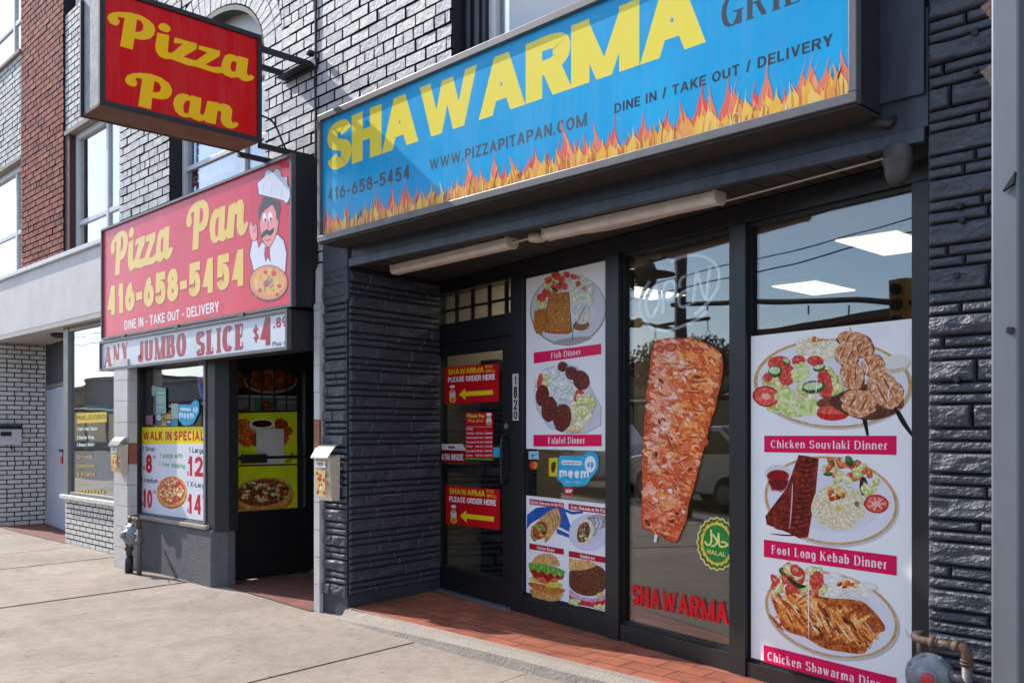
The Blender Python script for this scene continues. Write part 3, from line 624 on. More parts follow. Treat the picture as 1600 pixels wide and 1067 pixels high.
mb.prism(P, (0, .05, 0)); tr = mb.build('arch_panel', M_whitevinyl, BLD)
mb = MB(); mb.box(cx - hw + .01, cx + hw - .01, YF + .10, YF + .149, 4.53, 4.60); mb.prism([(cx - .75, YF + .12, 4.66), (cx - .70, YF + .12, 4.62), (cx + .75, YF + .12, 4.74), (cx + .75, YF + .12, 4.80)], (0, .028, 0)); mb.build('wooden_bar', mat('weathered_brown_wood', (.16, .09, .05), .7, var=.6, vscale=14), tr)
upwin(BLD, -4.40, -1.80, 3.16, 6.2, YF + .17, muntins=(-3.42, -2.6), fw=.07)
mb = MB(); mb.box(-4.62, -4.40, YF + .10, YF + .22, 3.16, 6.2); mb.box(-4.56, -4.52, YF + .08, YF + .10, 3.16, 6.2); mb.box(-4.48, -4.44, YF + .085, YF + .10, 3.16, 6.2); mb.build('window_casing', mat('navy_black_paint', (.012, .016, .022), .4, var=.4, vscale=8), BLD)
mb = MB(); mb.box(cx - hw, cx + hw, YF - .03, YF + .15, 3.20, 3.25); mb.build('window_sill', M_concrete_edge, BLD)
# stone piers
mb = MB(); stones(mb, (-6.09, YF - .012, 0), (1, 0, 0), (0, -1, 0), .305, .14, 2.62, 3, amp=.016)
mb.build('stone_pier', M_stone, BLD)
mb = MB(); stones(mb, (-5.79, YF, 0), (-.12, .992, 0), (.992, .12, 0), .99, .16, 2.60, 5, amp=.013)
mb.build('stone_return', M_stone, BLD)
mb = MB(); stones(mb, (-1.555, YF - .01, 0), (1, 0, 0), (0, -1, 0), .75, 0.0, 3.6, 11, cell=.0085, amp=.017); mb.build('stone_pier', M_stone, BLD)
mb = MB(); mb.box(-1.56, 1.0, YF, YF + .25, -.02, 2.6); mb.build('pier_core', M_mortar, BLD)
mb = MB(); mb.prism([(-6.09, YF, 0), (-5.795, YF, 0), (-5.925, YF + 1.06, 0), (-6.09, YF + 1.06, 0)], (0, 0, 2.62)); mb.build('pier_core', M_mortar, BLD)
mb = MB()
mb.box(-6.10, -5.775, YF - .02, YF + .0, 0, .15); mb.prism([(-5.80, YF, 0), (-5.772, YF, 0), (-5.90, YF + .98, 0), (-5.93, YF + .98, 0)], (0, 0, .165)); mb.build('pier_plinth', mat('slate_painted_render', (0.045, 0.052, 0.063), .6, var=.6, vscale=9, bump=.6, bscale=60), BLD)
# pier top, plain painted render
mb = MB(); mb.box(-6.10, -5.775, YF - .022, YF - .0, 2.36, 2.80); mb.build('pier_cap', mat('slate_painted_render_pale', (0.075, 0.088, 0.11), .55, var=.6, vscale=9, bump=.5, bscale=50), BLD)
# beam over the shopfront, its drip edge, soffit
mb = MB(); mb.box(-5.80, -1.56, YF, YF + .09, 2.665, 3.16); mb.box(-1.76, -1.57, YF - .02, YF, 2.80, 4.2); mb.build('beam', M_fascia, BLD)
mb = MB(); mb.box(-5.78, -1.57, YF - .015, YF + .03, 2.600, 2.662); mb.build('drip_edge', M_fascia, BLD, bevel=.004)
mb = MB(); k = 0; x = -5.95
while x < -1.56:
    yb = 4.75 - .171 * (x + 4.75) + .05
    mb.box(x, x + .092, YF + .035, yb, 2.612 + (.0015 if k % 2 else 0), 2.63); x += .1; k += 1
mb.build('soffit', M_soffit, BLD); mb = MB(); mb.box(-5.96, -1.56, YF + .09, 5.3, 2.632, 2.66); mb.build('soffit_deck', M_blackpaint, BLD)
# ------------------------------------------------------------------ shopfront frame on the SHOP plane
def sbox(mb, X0, X1, z0, z1, d0, d1, mi=0):
    a0, a1 = sx(X0), sx(X1); p = SHOP.pt(a0, z0) + SHOP.n * d0
    mb.obox(p, SHOP.ax * (a1 - a0), SHOP.n * (d1 - d0), Vector((0, 0, z1 - z0)), mi)
mb = MB()
sbox(mb, -6.10, -1.54, 2.505, 2.605, -.10, .035); sbox(mb, -6.10, -1.54, 2.60, 2.64, -.10, .012)
for X0, X1, d in ((-6.10, -6.0, .03), (-4.868, -4.722, .03), (-3.812, -3.688, .035), (-2.788, -2.676, .035), (-1.728, -1.54, .03)): sbox(mb, X0, X1, .07, 2.503, -.10, d)
sbox(mb, -4.80, -4.79, .07, 2.503, .03, .033)
for X0, X1, z1 in ((-4.722, -3.812, .205), (-3.688, -2.788, .178), (-2.676, -1.728, .155)): sbox(mb, X0, X1, .07, z1, -.10, .025)
sbox(mb, -6.0, -4.868, 2.09, 2.255, -.10, .02)
FR = mb.build('shopfront_frame', M_black, BLD, bevel=.004)
mb = MB()
for X0, X1, z0 in ((-4.722, -3.812, .205), (-3.688, -2.788, .178), (-2.676, -1.728, .155)):
    for (a, b, c, d) in ((X0, X0 + .012, z0, 2.503), (X1 - .010, X1, z0, 2.503), (X0 + .012, X1 - .010, z0, z0 + .022), (X0 + .012, X1 - .010, 2.48, 2.503)): sbox(mb, a, b, c, d, -.06, .004)
mb.build('glazing_bead', M_blackpaint, FR)
for X0, X1, z0 in ((-4.71, -3.822, .227), (-3.676, -2.798, .20), (-2.664, -1.738, .177)):
    mb = MB(); sbox(mb, X0, X1, z0, 2.48, -.022, -.014); w = mb.build('window', M_glass, BLD)
mb = MB(); sbox(mb, -5.98, -4.89, 2.26, 2.50, -.03, -.022); w = mb.build('transom_window', M_glass, BLD)
mb = MB()
for X0 in (-5.74, -5.5, -5.26, -5.03): sbox(mb, X0 - .011, X0 + .011, 2.255, 2.503, -.06, -.035)
sbox(mb, -6.0, -4.868, 2.37, 2.39, -.075, -.060); mb.build('security_bar', M_blackpaint, w)
# door
D = MB(); X0, X1 = -5.985, -4.885
sbox(D, X0, X0 + .055, .085, 2.085, -.075, .012); sbox(D, X1 - .115, X1, .085, 2.085, -.075, .012); sbox(D, X0 + .055, X1 - .115, 2.0, 2.085, -.075, .012); sbox(D, X0 + .055, X1 - .115, .085, .27, -.075, .012); sbox(D, X0 + .055, X1 - .115, 1.04, 1.11, -.075, -.018)
DOOR = D.build('door', M_black, BLD, bevel=.004)
mb = MB(); sbox(mb, X0 + .055, X1 - .115, .27, 2.0, -.015, -.008); mb.build('pane', M_glass, DOOR)
mb = MB(); h = [SHOP.pt(sx(-4.94), z) + SHOP.n * d for z, d in ((1.02, .012), (1.02, .06), (1.32, .06), (1.32, .012))]; mb.tube(crom(h, 5), .011, 10); mb.build('handle', M_black, DOOR, smooth=True)
mb = MB(); p = SHOP.pt(sx(-4.94), 1.42) + SHOP.n * .012; mb.lathe(p, SHOP.n, [(.022, 0), (.022, .012), (.012, .014), (.001, .0141)], 16); mb.build('lock', M_steel, DOOR)
mb = MB(); sbox(mb, -5.99, -4.87, .072, .086, -.09, .07); mb.build('threshold', M_steel, BLD, bevel=.004)

# ------------------------------------------------------------------ inside the shop
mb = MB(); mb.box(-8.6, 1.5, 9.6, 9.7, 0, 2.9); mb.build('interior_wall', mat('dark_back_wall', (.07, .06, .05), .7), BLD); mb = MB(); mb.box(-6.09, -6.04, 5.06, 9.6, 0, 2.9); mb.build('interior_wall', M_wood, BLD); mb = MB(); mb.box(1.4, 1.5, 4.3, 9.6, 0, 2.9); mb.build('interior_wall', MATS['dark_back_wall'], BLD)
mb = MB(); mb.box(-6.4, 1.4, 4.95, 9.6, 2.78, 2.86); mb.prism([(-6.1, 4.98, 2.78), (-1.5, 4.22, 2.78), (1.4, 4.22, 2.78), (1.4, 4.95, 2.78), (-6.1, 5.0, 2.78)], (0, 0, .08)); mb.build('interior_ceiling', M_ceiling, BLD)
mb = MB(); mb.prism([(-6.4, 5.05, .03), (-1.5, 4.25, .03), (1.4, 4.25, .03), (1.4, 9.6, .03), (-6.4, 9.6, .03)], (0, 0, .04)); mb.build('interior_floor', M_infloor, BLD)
def ceiling_light(x, y, label, m=M_panel_light):
    t = thing('ceiling_light', label, 'ceiling light', (x, y, 2.75), 'ceiling lights inside the shop'); mb = MB(); mb.box(x - .24, x + .24, y - .42, y + .42, 2.752, 2.779)
    mb.build('frame', M_whitevinyl, t); mb = MB(); mb.box(x - .22, x + .22, y - .40, y + .40, 2.742, 2.751); mb.build('diffuser', m, t)
ceiling_light(-2.92, 6.7, 'large lit ceiling panel at the right edge of the widest window'); ceiling_light(-4.35, 8.3, 'smaller lit ceiling panel just above the skewer plate poster')
ceiling_light(-5.5, 6.3, 'added ceiling panel hidden from view, brightening the room inside the glass door', M_panel_fill); ceiling_light(-5.7, 7.4, 'lit ceiling panel seen at the left edge of the middle window')  # first panel is an added fill light, hidden behind the fish poster
# counter inside
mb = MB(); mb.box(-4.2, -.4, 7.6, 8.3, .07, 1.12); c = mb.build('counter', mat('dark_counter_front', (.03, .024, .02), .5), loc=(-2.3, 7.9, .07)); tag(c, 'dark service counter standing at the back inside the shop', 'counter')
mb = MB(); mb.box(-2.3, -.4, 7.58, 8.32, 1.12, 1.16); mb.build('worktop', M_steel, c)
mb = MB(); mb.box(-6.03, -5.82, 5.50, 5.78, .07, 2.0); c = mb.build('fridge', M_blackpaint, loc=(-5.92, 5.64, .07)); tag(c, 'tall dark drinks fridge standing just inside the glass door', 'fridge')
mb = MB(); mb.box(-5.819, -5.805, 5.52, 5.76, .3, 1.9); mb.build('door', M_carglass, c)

# ================================================================== PIZZA SHOP FRONT (same building)
mb = MB()                                                            # tiled pillars
def pillar(x0, x1, y0, y1, z1, redz):
    for a0, a1, z in [(x0, x1, z) for z in range(0)]: pass
def tiled(mb, p, ax, w, z0, z1, redz, tw=.21, th=.21):
    p, ax = Vector(p), Vector(ax); n = Vector((ax.y, -ax.x, 0)); z = z0
    while z < z1 - .02:
        a = 0.0
        while a < w - .01:
            wd = min(tw, w - a); hh = min(th, z1 - z); red = redz[0] < z + .1 < redz[1]
            mb.obox(p + ax * (a + .002) + Vector((0, 0, z + .002)) - n * .01, ax * (wd - .004), n * (.014 + rnd.uniform(0, .0015)), Vector((0, 0, hh - .004)), 1 if red else 0); a += tw
        z += th
tiled(mb, (-9.63, 3.715, 0), (1, 0, 0), .35, -.0, 2.1, (1.07, 1.28), tw=.35); tiled(mb, (-9.276, 3.719, 0), (0, 1, 0), .085, 0, 2.1, (1.07, 1.28))
mb.build('tiled_pillar', [M_tile_white, M_tile_red], BLD)
mb = MB(); tiled(mb, (-6.175, 3.90, 0), (1, 0, 0), .08, 0, 2.36, (1.30, 1.51), tw=.08)
tiled(mb, (-6.172, 4.6, 0), (0, -1, 0), .69, 0, 2.62, (1.30, 1.51)); mb.build('tiled_pillar', [M_tile_white, M_tile_red], BLD)
mb = MB(); mb.box(-9.625, -9.285, 3.73, 3.80, -.02, 2.34); mb.build('pillar_core', M_tile_white, BLD)
mb = MB(); mb.box(-6.16, -6.10, 3.91, 4.6, -.02, 2.64); mb.build('pillar_core', M_tile_white, BLD)
mb = MB(); mb.box(-9.62, -6.40, 3.96, 4.2, 2.12, 2.34); mb.build('lintel', M_blackpaint, BLD)
mb = MB(); mb.prism([(-9.275, 3.825, -.02), (-7.73, 3.825, -.02), (-7.665, 3.95, -.02), (-7.665, 4.03, -.02), (-9.275, 4.03, -.02)], (0, 0, .52)); mb.build('stucco_base', M_stucco, BLD, bevel=.012)
mb = MB(); mb.box(-9.27, -7.80, 3.805, 3.95, .502, .54); mb.build('window_ledge', M_concrete_edge, BLD, bevel=.008)
mb = MB()
mb.box(-9.45, -9.33, 3.85, 3.95, .541, 2.12); mb.box(-7.91, -7.83, 3.85, 3.95, .541, 2.12); mb.prism([(-7.829, 3.845, .502), (-7.70, 3.845, .502), (-7.64, 3.95, .502), (-7.64, 4.04, .502), (-7.829, 4.04, .502)], (0, 0, 1.84)); mb.box(-9.33, -7.91, 3.85, 3.95, 2.03, 2.12)
mb.box(-9.33, -7.91, 3.86, 3.95, .541, .56); F2 = mb.build('window_frame', M_blackpaint, BLD)
mb = MB(); mb.box(-7.905, -7.87, 3.838, 3.849, .56, 2.03); mb.box(-9.33, -7.905, 3.845, 3.858, .545, .556); mb.build('aluminium_bead', M_steel, F2)
mb = MB(); mb.box(-9.33, -7.91, 3.885, 3.891, .56, 2.03); mb.build('window', M_glass, BLD)
mb = MB()
for i in range(9): mb.tube([(-9.33 + i * .17, 3.97, .6), (-9.33 + i * .17, 3.97, 2.05)], .008, 6)
mb.build('security_bar', M_blackpaint, F2)
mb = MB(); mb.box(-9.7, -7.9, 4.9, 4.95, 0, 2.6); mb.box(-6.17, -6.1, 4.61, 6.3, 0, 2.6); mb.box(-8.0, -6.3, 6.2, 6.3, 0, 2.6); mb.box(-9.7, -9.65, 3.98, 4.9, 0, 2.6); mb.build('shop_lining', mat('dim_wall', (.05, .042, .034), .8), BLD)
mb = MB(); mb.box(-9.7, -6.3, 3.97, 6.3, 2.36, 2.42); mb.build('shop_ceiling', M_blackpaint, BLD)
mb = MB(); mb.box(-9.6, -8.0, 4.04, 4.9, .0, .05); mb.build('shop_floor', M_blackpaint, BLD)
# side door leaf in the porch, facing the street's right
D = MB(); XD = -7.85
def dbox(mb, y0, y1, z0, z1, x0=-.045, x1=.0): mb.box(XD + x0, XD + x1, y0, y1, z0, z1)
dbox(D, 4.05, 4.12, .03, 2.06); dbox(D, 4.86, 4.96, .03, 2.06); dbox(D, 4.12, 4.86, 1.96, 2.06); dbox(D, 4.12, 4.86, .03, .20); dbox(D, 4.12, 4.86, .20, .60, -.035, -.012); dbox(D, 4.12, 4.86, .60, .64); dbox(D, 4.12, 4.86, 1.12, 1.145, -.045, .004)
DR2 = D.build('door', M_black, BLD, bevel=.003)
mb = MB(); dbox(mb, 4.12, 4.86, .64, 1.96, -.03, -.022); mb.build('pane', M_glass, DR2)
mb = MB(); dbox(mb, 4.17, 4.42, 1.085, 1.165, .012, .05); dbox(mb, 4.20, 4.24, 1.10, 1.15, .0, .012); mb.build('push_bar', M_blackpaint, DR2, bevel=.008)
for zz, r in ((1.12, .016), (1.32, .018)):
    mb = MB(); mb.lathe((XD, 4.085, zz), (1, 0, 0), [(r, 0), (r, .012), (r * .5, .016), (.001, .0161)], 14); mb.build('lock', M_steel, DR2)
mb = MB()
for i in range(6): mb.tube([(XD - .07, 4.17 + i * .13, 1.5), (XD - .07, 4.17 + i * .13, 2.04)], .008, 6)
mb.build('security_bar', M_blackpaint, DR2)
mb = MB(); mb.box(XD - .06, XD + .02, 3.985, 4.045, .02, 2.2); mb.box(XD - .06, XD + .02, 4.965, 5.03, .02, 2.2); mb.box(XD - .06, XD + .02, 4.045, 4.965, 2.07, 2.36); mb.build('door_frame', M_black, BLD, bevel=.004)
mb = MB(); mb.box(XD - .2, XD - .05, 5.03, 6.2, 0, 2.36); mb.build('porch_side', M_blackpaint, BLD)

# ================================================================== RED BRICK NEIGHBOUR
NB = thing('corner_building', 'red brick building with cream glazed brick bays and a beige shop fascia', 'building', (-13, 3.95, 0))
mb = MB(); bricks(mb, (0, YF + .03, 0), (1, 0, 0), (0, -1, 0), -13.42, -11.80, 3.5, 8.2, .205, .076, .010, .032, jit=.003); mb.build('red_pilaster', RB + [M_mortar], NB)
mb = MB(); bricks(mb, (0, YF + .05, 0), (1, 0, 0), (0, -1, 0), -11.80, -10.13, 4.98, 6.4, .205, .076, .010, .03, jit=.003); mb.build('spandrel', WB + [M_mortar], NB)
mb = MB(); bricks(mb, (0, YF + .05, 0), (1, 0, 0), (0, -1, 0), -16.4, -13.42, 5.05, 6.42, .205, .076, .010, .03, jit=.003); mb.build('spandrel', WB + [M_mortar], NB)
mb = MB(); mb.box(-13.42, -11.80, YF + .03, 4.3, 3.5, 8.2); mb.box(-11.80, -10.13, YF + .05, 4.3, 4.98, 6.4); mb.box(-16.4, -13.42, YF + .05, 4.3, 5.05, 6.42); mb.box(-16.4, -10.13, 4.45, 4.5, 3.4, 8.2); mb.box(-30, -16.4, YF + .03, 4.3, 3.5, 8.2); mb.box(-16.4, -10.13, 4.0, 4.45, 8.0, 8.2); mb.build('wall', M_mortar, NB)
mb = MB(); mb.box(-11.80, -11.66, YF + .02, 4.3, 3.5, 4.98); mb.build('window_reveal', mat('dark_red_paint', (.07, .018, .016), .6), NB)
upwin(NB, -11.66, -10.13, 3.50, 4.93, YF + .13, muntins=(-10.70,), rails=(3.86,), fw=.07)
upwin(NB, -16.3, -13.42, 3.50, 5.0, YF + .13, muntins=(-13.95, -15.2), rails=(4.1,), fw=.08); upwin(NB, -16.3, -13.42, 6.46, 8.0, YF + .13, muntins=(-14.05,), rails=(7.0,), fw=.08)
upwin(NB, -11.66, -10.13, 6.44, 8.0, YF + .13, muntins=(-10.70,), rails=(7.0,), fw=.07)
mb = MB(); mb.box(-16.4, -13.42, YF - .02, YF + .09, 6.42, 6.46); mb.build('window_sill', M_concrete_edge, NB)
mb = MB(); mb.box(-16.4, -13.43, YF, YF + .09, 5.0, 5.05); mb.build('window_head', M_concrete_edge, NB)
mb = MB(); mb.box(-11.79, -10.13, YF, YF + .09, 4.93, 4.98); mb.build('window_head', M_concrete_edge, NB)
mb = MB(); mb.box(-30, -9.98, YF - .03, YF + .02, 2.70, 3.44); mb.build('fascia', M_panelbeige, NB); mb = MB(); mb.box(-30, -9.98, YF - .07, YF + .04, 3.442, 3.498); mb.build('fascia_trim', M_whitevinyl, NB, bevel=.006)
mb = MB(); mb.box(-30, -9.98, YF - .028, 5.0, 2.64, 2.698); mb.build('soffit', mat('cream_soffit', (.50, .47, .43), .7, var=.3, vscale=4), NB)
# alcove: cream brick wall facing right, door, glazed shopfront
mb = MB(); bricks(mb, (-14.68, 4.03, 0), (0, 1, 0), (1, 0, 0), 0, .68, 0, 2.64, .20, .067, .010, .022, jit=.001)
bricks(mb, (0, 4.03, 0), (1, 0, 0), (0, -1, 0), -18, -14.66, 0, 2.64, .20, .067, .010, .022, jit=.001)
bricks(mb, (0, 4.06, 0), (1, 0, 0), (0, -1, 0), -12.02, -9.72, 0, .545, .20, .062, .009, .020, jit=.001); mb.build('cream_brick', [M_cream_brick] * 3 + [M_mortar], NB)
mb = MB(); mb.box(-18, -14.68, 4.03, 4.8, -.02, 2.64); mb.build('wall_core', M_mortar, NB); mb = MB(); mb.box(-12.02, -9.72, 4.06, 4.3, -.02, .545); mb.build('wall_core', M_mortar, NB)
A_, B_ = Vector((-14.52, 4.62, 0)), Vector((-12.75, 4.40, 0)); ad = (B_ - A_).normalized(); an = Vector((ad.y, -ad.x, 0)); LD = (B_ - A_).length
mb = MB(); mb.obox(A_ + Vector((0, 0, .01)), ad * LD, an * -.05, Vector((0, 0, 1.96))); DN = mb.build('door', M_doorpaint, NB, bevel=.006)
mb = MB(); mb.obox(A_ + Vector((0, 0, .03)) + an * .002, ad * LD, an * .006, Vector((0, 0, .13))); mb.build('kick_plate', M_doorpaint, DN)
mb = MB(); c = A_ + ad * (LD * .70) + Vector((0, 0, .93)); mb.obox(c + an * .002, ad * .11, an * .06, Vector((0, 0, .10))); mb.tube(crom([c + ad * .02 + an * .03 + Vector((0, 0, .1)), c + ad * .02 + an * .03 + Vector((0, 0, .16)), c + ad * .09 + an * .03 + Vector((0, 0, .16)), c + ad * .09 + an * .03 + Vector((0, 0, .1))], 4), .01, 8); mb.build('lock_box', M_redcap, DN)
mb = MB(); c = A_ + ad * (LD * .66) + Vector((0, 0, 1.09)); mb.obox(c, ad * .20, an * .07, Vector((0, 0, .035))); mb.build('handle', M_blackpaint, DN)
mb = MB(); mb.obox(A_ + Vector((0, 0, 1.98)), ad * LD, an * -.05, Vector((0, 0, .06))); mb.obox(A_ + Vector((0, 0, 1.97)) - ad * .06, ad * .06, an * -.1, Vector((0, 0, .67))); mb.obox(A_ - ad * .06, ad * .055, an * -.1, Vector((0, 0, 1.97))); mb.build('door_frame', mat('grey_aluminium', (.20, .20, .20), .45, .3, var=.3, vscale=9), NB)
mb = MB(); mb.obox(A_ + Vector((0, 0, 2.04)), ad * LD, an * -.03, Vector((0, 0, .58))); mb.build('transom_panel', mat('dark_mesh_panel', (.035, .033, .033), .6, var=.4, vscale=20), NB)
M_alu = MATS['grey_aluminium']
mb = MB()
for x0, x1 in ((-12.02, -11.86), (-10.42, -10.30), (-9.9, -9.74)): mb.box(x0, x1, 4.02, 4.12, .60, 2.638)
mb.box(-11.86, -9.9, 4.03, 4.11, 2.58, 2.638); mb.box(-11.86, -9.9, 4.03, 4.11, .60, .64); SF = mb.build('window_frame', M_alu, NB, bevel=.006)
mb = MB(); mb.box(-12.05, -9.72, 3.98, 4.13, .548, .60); mb.build('window_sill', M_cream_brick, NB, bevel=.008)
mb = MB(); mb.box(-11.86, -10.42, 4.06, 4.066, .64, 2.58); mb.build('window', M_glass, NB); mb = MB(); mb.box(-10.30, -9.9, 4.06, 4.066, .64, 2.58); mb.build('window', M_glass, NB)
mb = MB(); mb.box(-11.9, -9.75, 4.22, 4.26, .5, 2.6); mb.build('shop_lining', mat('teal_grey_backing', (.36, .47, .48), .8, var=.4, vscale=2), NB)
mb = MB(); mb.box(-12.0, -11.95, 4.12, 4.5, 0, 2.64); mb.build('alcove_side', M_mortar, NB)

# ================================================================== SIGNS
SA = [(110,165),(125,130),(165,112),(230,108),(330,115),(420,140),(490,180),(540,225),(557,275),(545,320),(510,355),(450,368),(400,363),(362,352),(345,458),(230,425),(272,165),(215,155),(205,165),(225,190),(222,215),(205,232),(175,232),(135,210)]
SAh = [(387,175),(425,195),(447,235),(440,275),(415,293),(370,295)]
SI = [(580,245),(600,218),(645,212),(690,245),(700,275),(670,298),(630,290),(595,270)]
SZ = [(575,300),(685,325),(672,480),(700,490),(735,470),(810,405),(728,395),(735,345),(942,403),(938,455),(815,525),(930,560),(945,550),(1040,485),(955,455),(962,418),(1158,470),(1150,520),(1020,595),(1090,620),(1165,620),(1180,560),(1200,515),(1240,497),(1290,510),(1310,525),(1325,515),(1418,545),(1402,680),(1420,700),(1445,690),(1475,715),(1455,740),(1410,752),(1360,745),(1325,715),(1300,715),(1260,718),(1210,700),(1180,675),(1120,675),(1050,655),(930,615),(860,605),(780,575),(700,545),(650,545),(600,525),(565,480),(555,430)]
SZh = [(1270,565),(1310,570),(1300,660),(1265,660),(1252,630),(1255,590)]
SP = [(275,140),(295,105),(340,85),(420,80),(520,92),(610,125),(680,175),(712,235),(705,280),(675,318),(620,328),(560,318),(527,310),(515,418),(398,388),(435,135),(385,125),(370,140),(388,165),(385,195),(360,210),(320,200),(285,175)]
SPh = [(548,155),(590,175),(610,215),(600,250),(575,262),(532,257)]
SN = [(720,360),(735,310),(765,280),(810,270),(860,285),(885,300),(890,288),(985,315),(970,455),(990,475),(1010,460),(1040,340),(1140,355),(1142,370),(1190,365),(1245,385),(1270,430),(1258,510),(1270,545),(1300,535),(1330,555),(1310,580),(1270,598),(1220,590),(1180,560),(1160,510),(1170,440),(1135,430),(1113,558),(1015,535),(1020,520),(960,528),(900,505),(880,490),(845,495),(790,480),(740,435)]
SNh = [(850,335),(880,345),(865,450),(840,460),(820,440),(815,390),(830,350)]
def rect(fr, pts): return [PROJ.loc(PROJ.at(fr[0] + x / fr[2], fr[1] + y / fr[2])) for x, y in pts]
fA, fB = (150, 0, 5.926), (150, 100, 5.926)
PIZZA = [(rect(fA, SA), 1), (rect(fA, SAh), 0), (rect(fA, SI), 1), (rect(fA, SZ), 1), (rect(fA, SZh), 0)]
PAN = [(rect(fB, SP), 1), (rect(fB, SPh), 0), (rect(fB, SN), 1), (rect(fB, SNh), 0)]
def word(P, W_, box, ink, back, outline=None, grow=0.0):
    """script word fitted to (x0, z0, x1, z1) in plane coordinates"""
    A = [p for c, f in W_ for p in c]; x0, x1 = min(p[0] for p in A), max(p[0] for p in A); z0, z1 = min(p[1] for p in A), max(p[1] for p in A)
    T = lambda p: (box[0] + (p[0] - x0) / (x1 - x0) * (box[2] - box[0]), box[1] + (p[1] - z0) / (z1 - z0) * (box[3] - box[1]))
    if outline:
        for c, f in W_:
            if f: Q = [T(p) for p in c]; P.raw([(a + grow, z - grow) for a, z in Q], outline)
    for c, f in W_: P.raw([T(p) for p in c], ink if f else back)

# main sign
T = thing('storefront_sign', 'long blue sign with big yellow capitals and flames along its bottom', 'sign', (-3.8, 3.82, 2.755))
mb = MB(); mb.box(-5.81, -1.755, 3.735, 3.94, 2.757, 3.668); mb.build('cabinet', M_cab, T)
mb = MB(); x0, x1, z0, z1, w = -5.815, -1.75, 2.752, 3.673, .045
mb.box(x0, x1, 3.695, 3.742, z0, z0 + w); mb.box(x0, x1, 3.695, 3.742, z1 - w, z1); mb.box(x0, x0 + w * .8, 3.695, 3.742, z0 + w, z1 - w); mb.box(x1 - w * .8, x1, 3.695, 3.742, z0 + w, z1 - w); mb.build('frame', M_trim, T, bevel=.004)
mb = MB(); mb.box(-5.805, -1.76, 3.71, 3.93, 2.738, 2.7515); mb.build('underside', mat('rusty_underside', (.035, .028, .022), .7, var=.6, vscale=8), T)
P = Print(SIGN1.off(-.022), lift=0.0)
P.raw([(x0 + .03, z0 + .04), (x1 - .03, z0 + .04), (x1 - .03, z1 - .04), (x0 + .03, z1 - .04)], '08a0d8', '069ad2', '10a8de', 1.5, k=0)
P.text('SHAWARMA', (511, 270), (1104, 66), (511, 197), 'f0dc4e', wx=.265, wy=.185, gap=.0)
P.text('GRILL', (1127, 47), (1290, -11), (1127, 0), '3a4650', wx=.14, wy=.05, serif=.06, gap=.2)
P.text('PITA', (1140, -25), (1290, -80), (1140, -75), '3a4650', wx=.14, wy=.05, serif=.06, gap=.2)
P.text('416-658-5454', (512, 316), (641, 279), (512, 296), '4a5560', wx=.17, wy=.15)
P.text('WWW.PIZZAPITAPAN.COM', (671, 267), (917, 196.5), (671, 250), '4a5560', wx=.17, wy=.15)
P.text('DINE IN / TAKE OUT / DELIVERY', (960, 178), (1301, 71), (960, 163), '2e3c48', wx=.17, wy=.15)
FX0, FX1, FZ = -5.765, -1.795, 2.798
def tongue(x, w, h, ink, lean):
    L1 = [(x - w / 2, FZ), (x - w * .52, FZ + h * .25), (x - w * .30 + lean * .2, FZ + h * .5), (x - w * .05 + lean * .6, FZ + h * .78), (x + lean, FZ + h), (x + w * .12 + lean * .5, FZ + h * .72), (x + w * .40 + lean * .2, FZ + h * .5), (x + w * .5, FZ + h * .25), (x + w / 2, FZ)]
    P.raw([(min(FX1, max(FX0, p[0])), p[1]) for p in [tuple(q) for q in crom(L1, 3)]], ink)
P.raw([(FX0, FZ - .01), (FX1, FZ - .01), (FX1, FZ + .035), (FX0, FZ + .035)], 'eebb44')
def swirl(x, w, h, ink, lean, curl):
    L1 = [(x - w / 2, FZ), (x - w * .56, FZ + h * .22), (x - w * .40 + lean * .1, FZ + h * .42), (x - w * .16 + lean * .5, FZ + h * .62), (x + lean + curl, FZ + h), (x + w * .02 + lean * .6, FZ + h * .70), (x + w * .22 + lean * .4, FZ + h * .55), (x + w * .48, FZ + h * .34), (x + w * .55, FZ + h * .15), (x + w / 2, FZ)]
    P.raw([(min(FX1, max(FX0, p[0])), p[1]) for p in [tuple(q) for q in crom(L1, 4)]], ink)
x = FX0 + .03
while x < FX1 - .03:
    h = rnd.choice((.11, .15, .18, .20, .24, .27)) * rnd.uniform(.9, 1.1); w = rnd.uniform(.06, .12); le, cu = rnd.uniform(-.03, .03), rnd.uniform(-.03, .03)
    swirl(x, w, h, rnd.choice(('e4665a', 'dc5048', 'e87c60')), le, cu); swirl(x + rnd.uniform(-.01, .02), w * .5, h * .78, rnd.choice(('ec9068', 'e8826a', 'f0a070')), le, cu); x += rnd.uniform(.03, .11)
for i in range(150):
    x = FX0 + (FX1 - FX0) * (i + rnd.random()) / 150; h = rnd.uniform(.05, .16); swirl(x, rnd.uniform(.035, .075), h, rnd.choice(('eeb544', 'f0c050', 'eaaa42', 'f0c664', 'e8a050')), rnd.uniform(-.025, .025), rnd.uniform(-.02, .02))
for i in range(160):
    x = FX0 + (FX1 - FX0) * rnd.random(); swirl(x, rnd.uniform(.005, .012), rnd.uniform(.05, .15), rnd.choice(('dc7844', 'e5a048', 'd8604a', 'f4d890', 'c87038')), rnd.uniform(-.02, .02), rnd.uniform(-.02, .02))
P.build('face', M_signface, T)
mb = MB(); mb.tube([(-1.78, 3.90, 2.72), (-1.72, 3.93, 2.70), (-1.70, 3.96, 2.73)], .018, 8); mb.build('cable', M_cab, T, smooth=True)

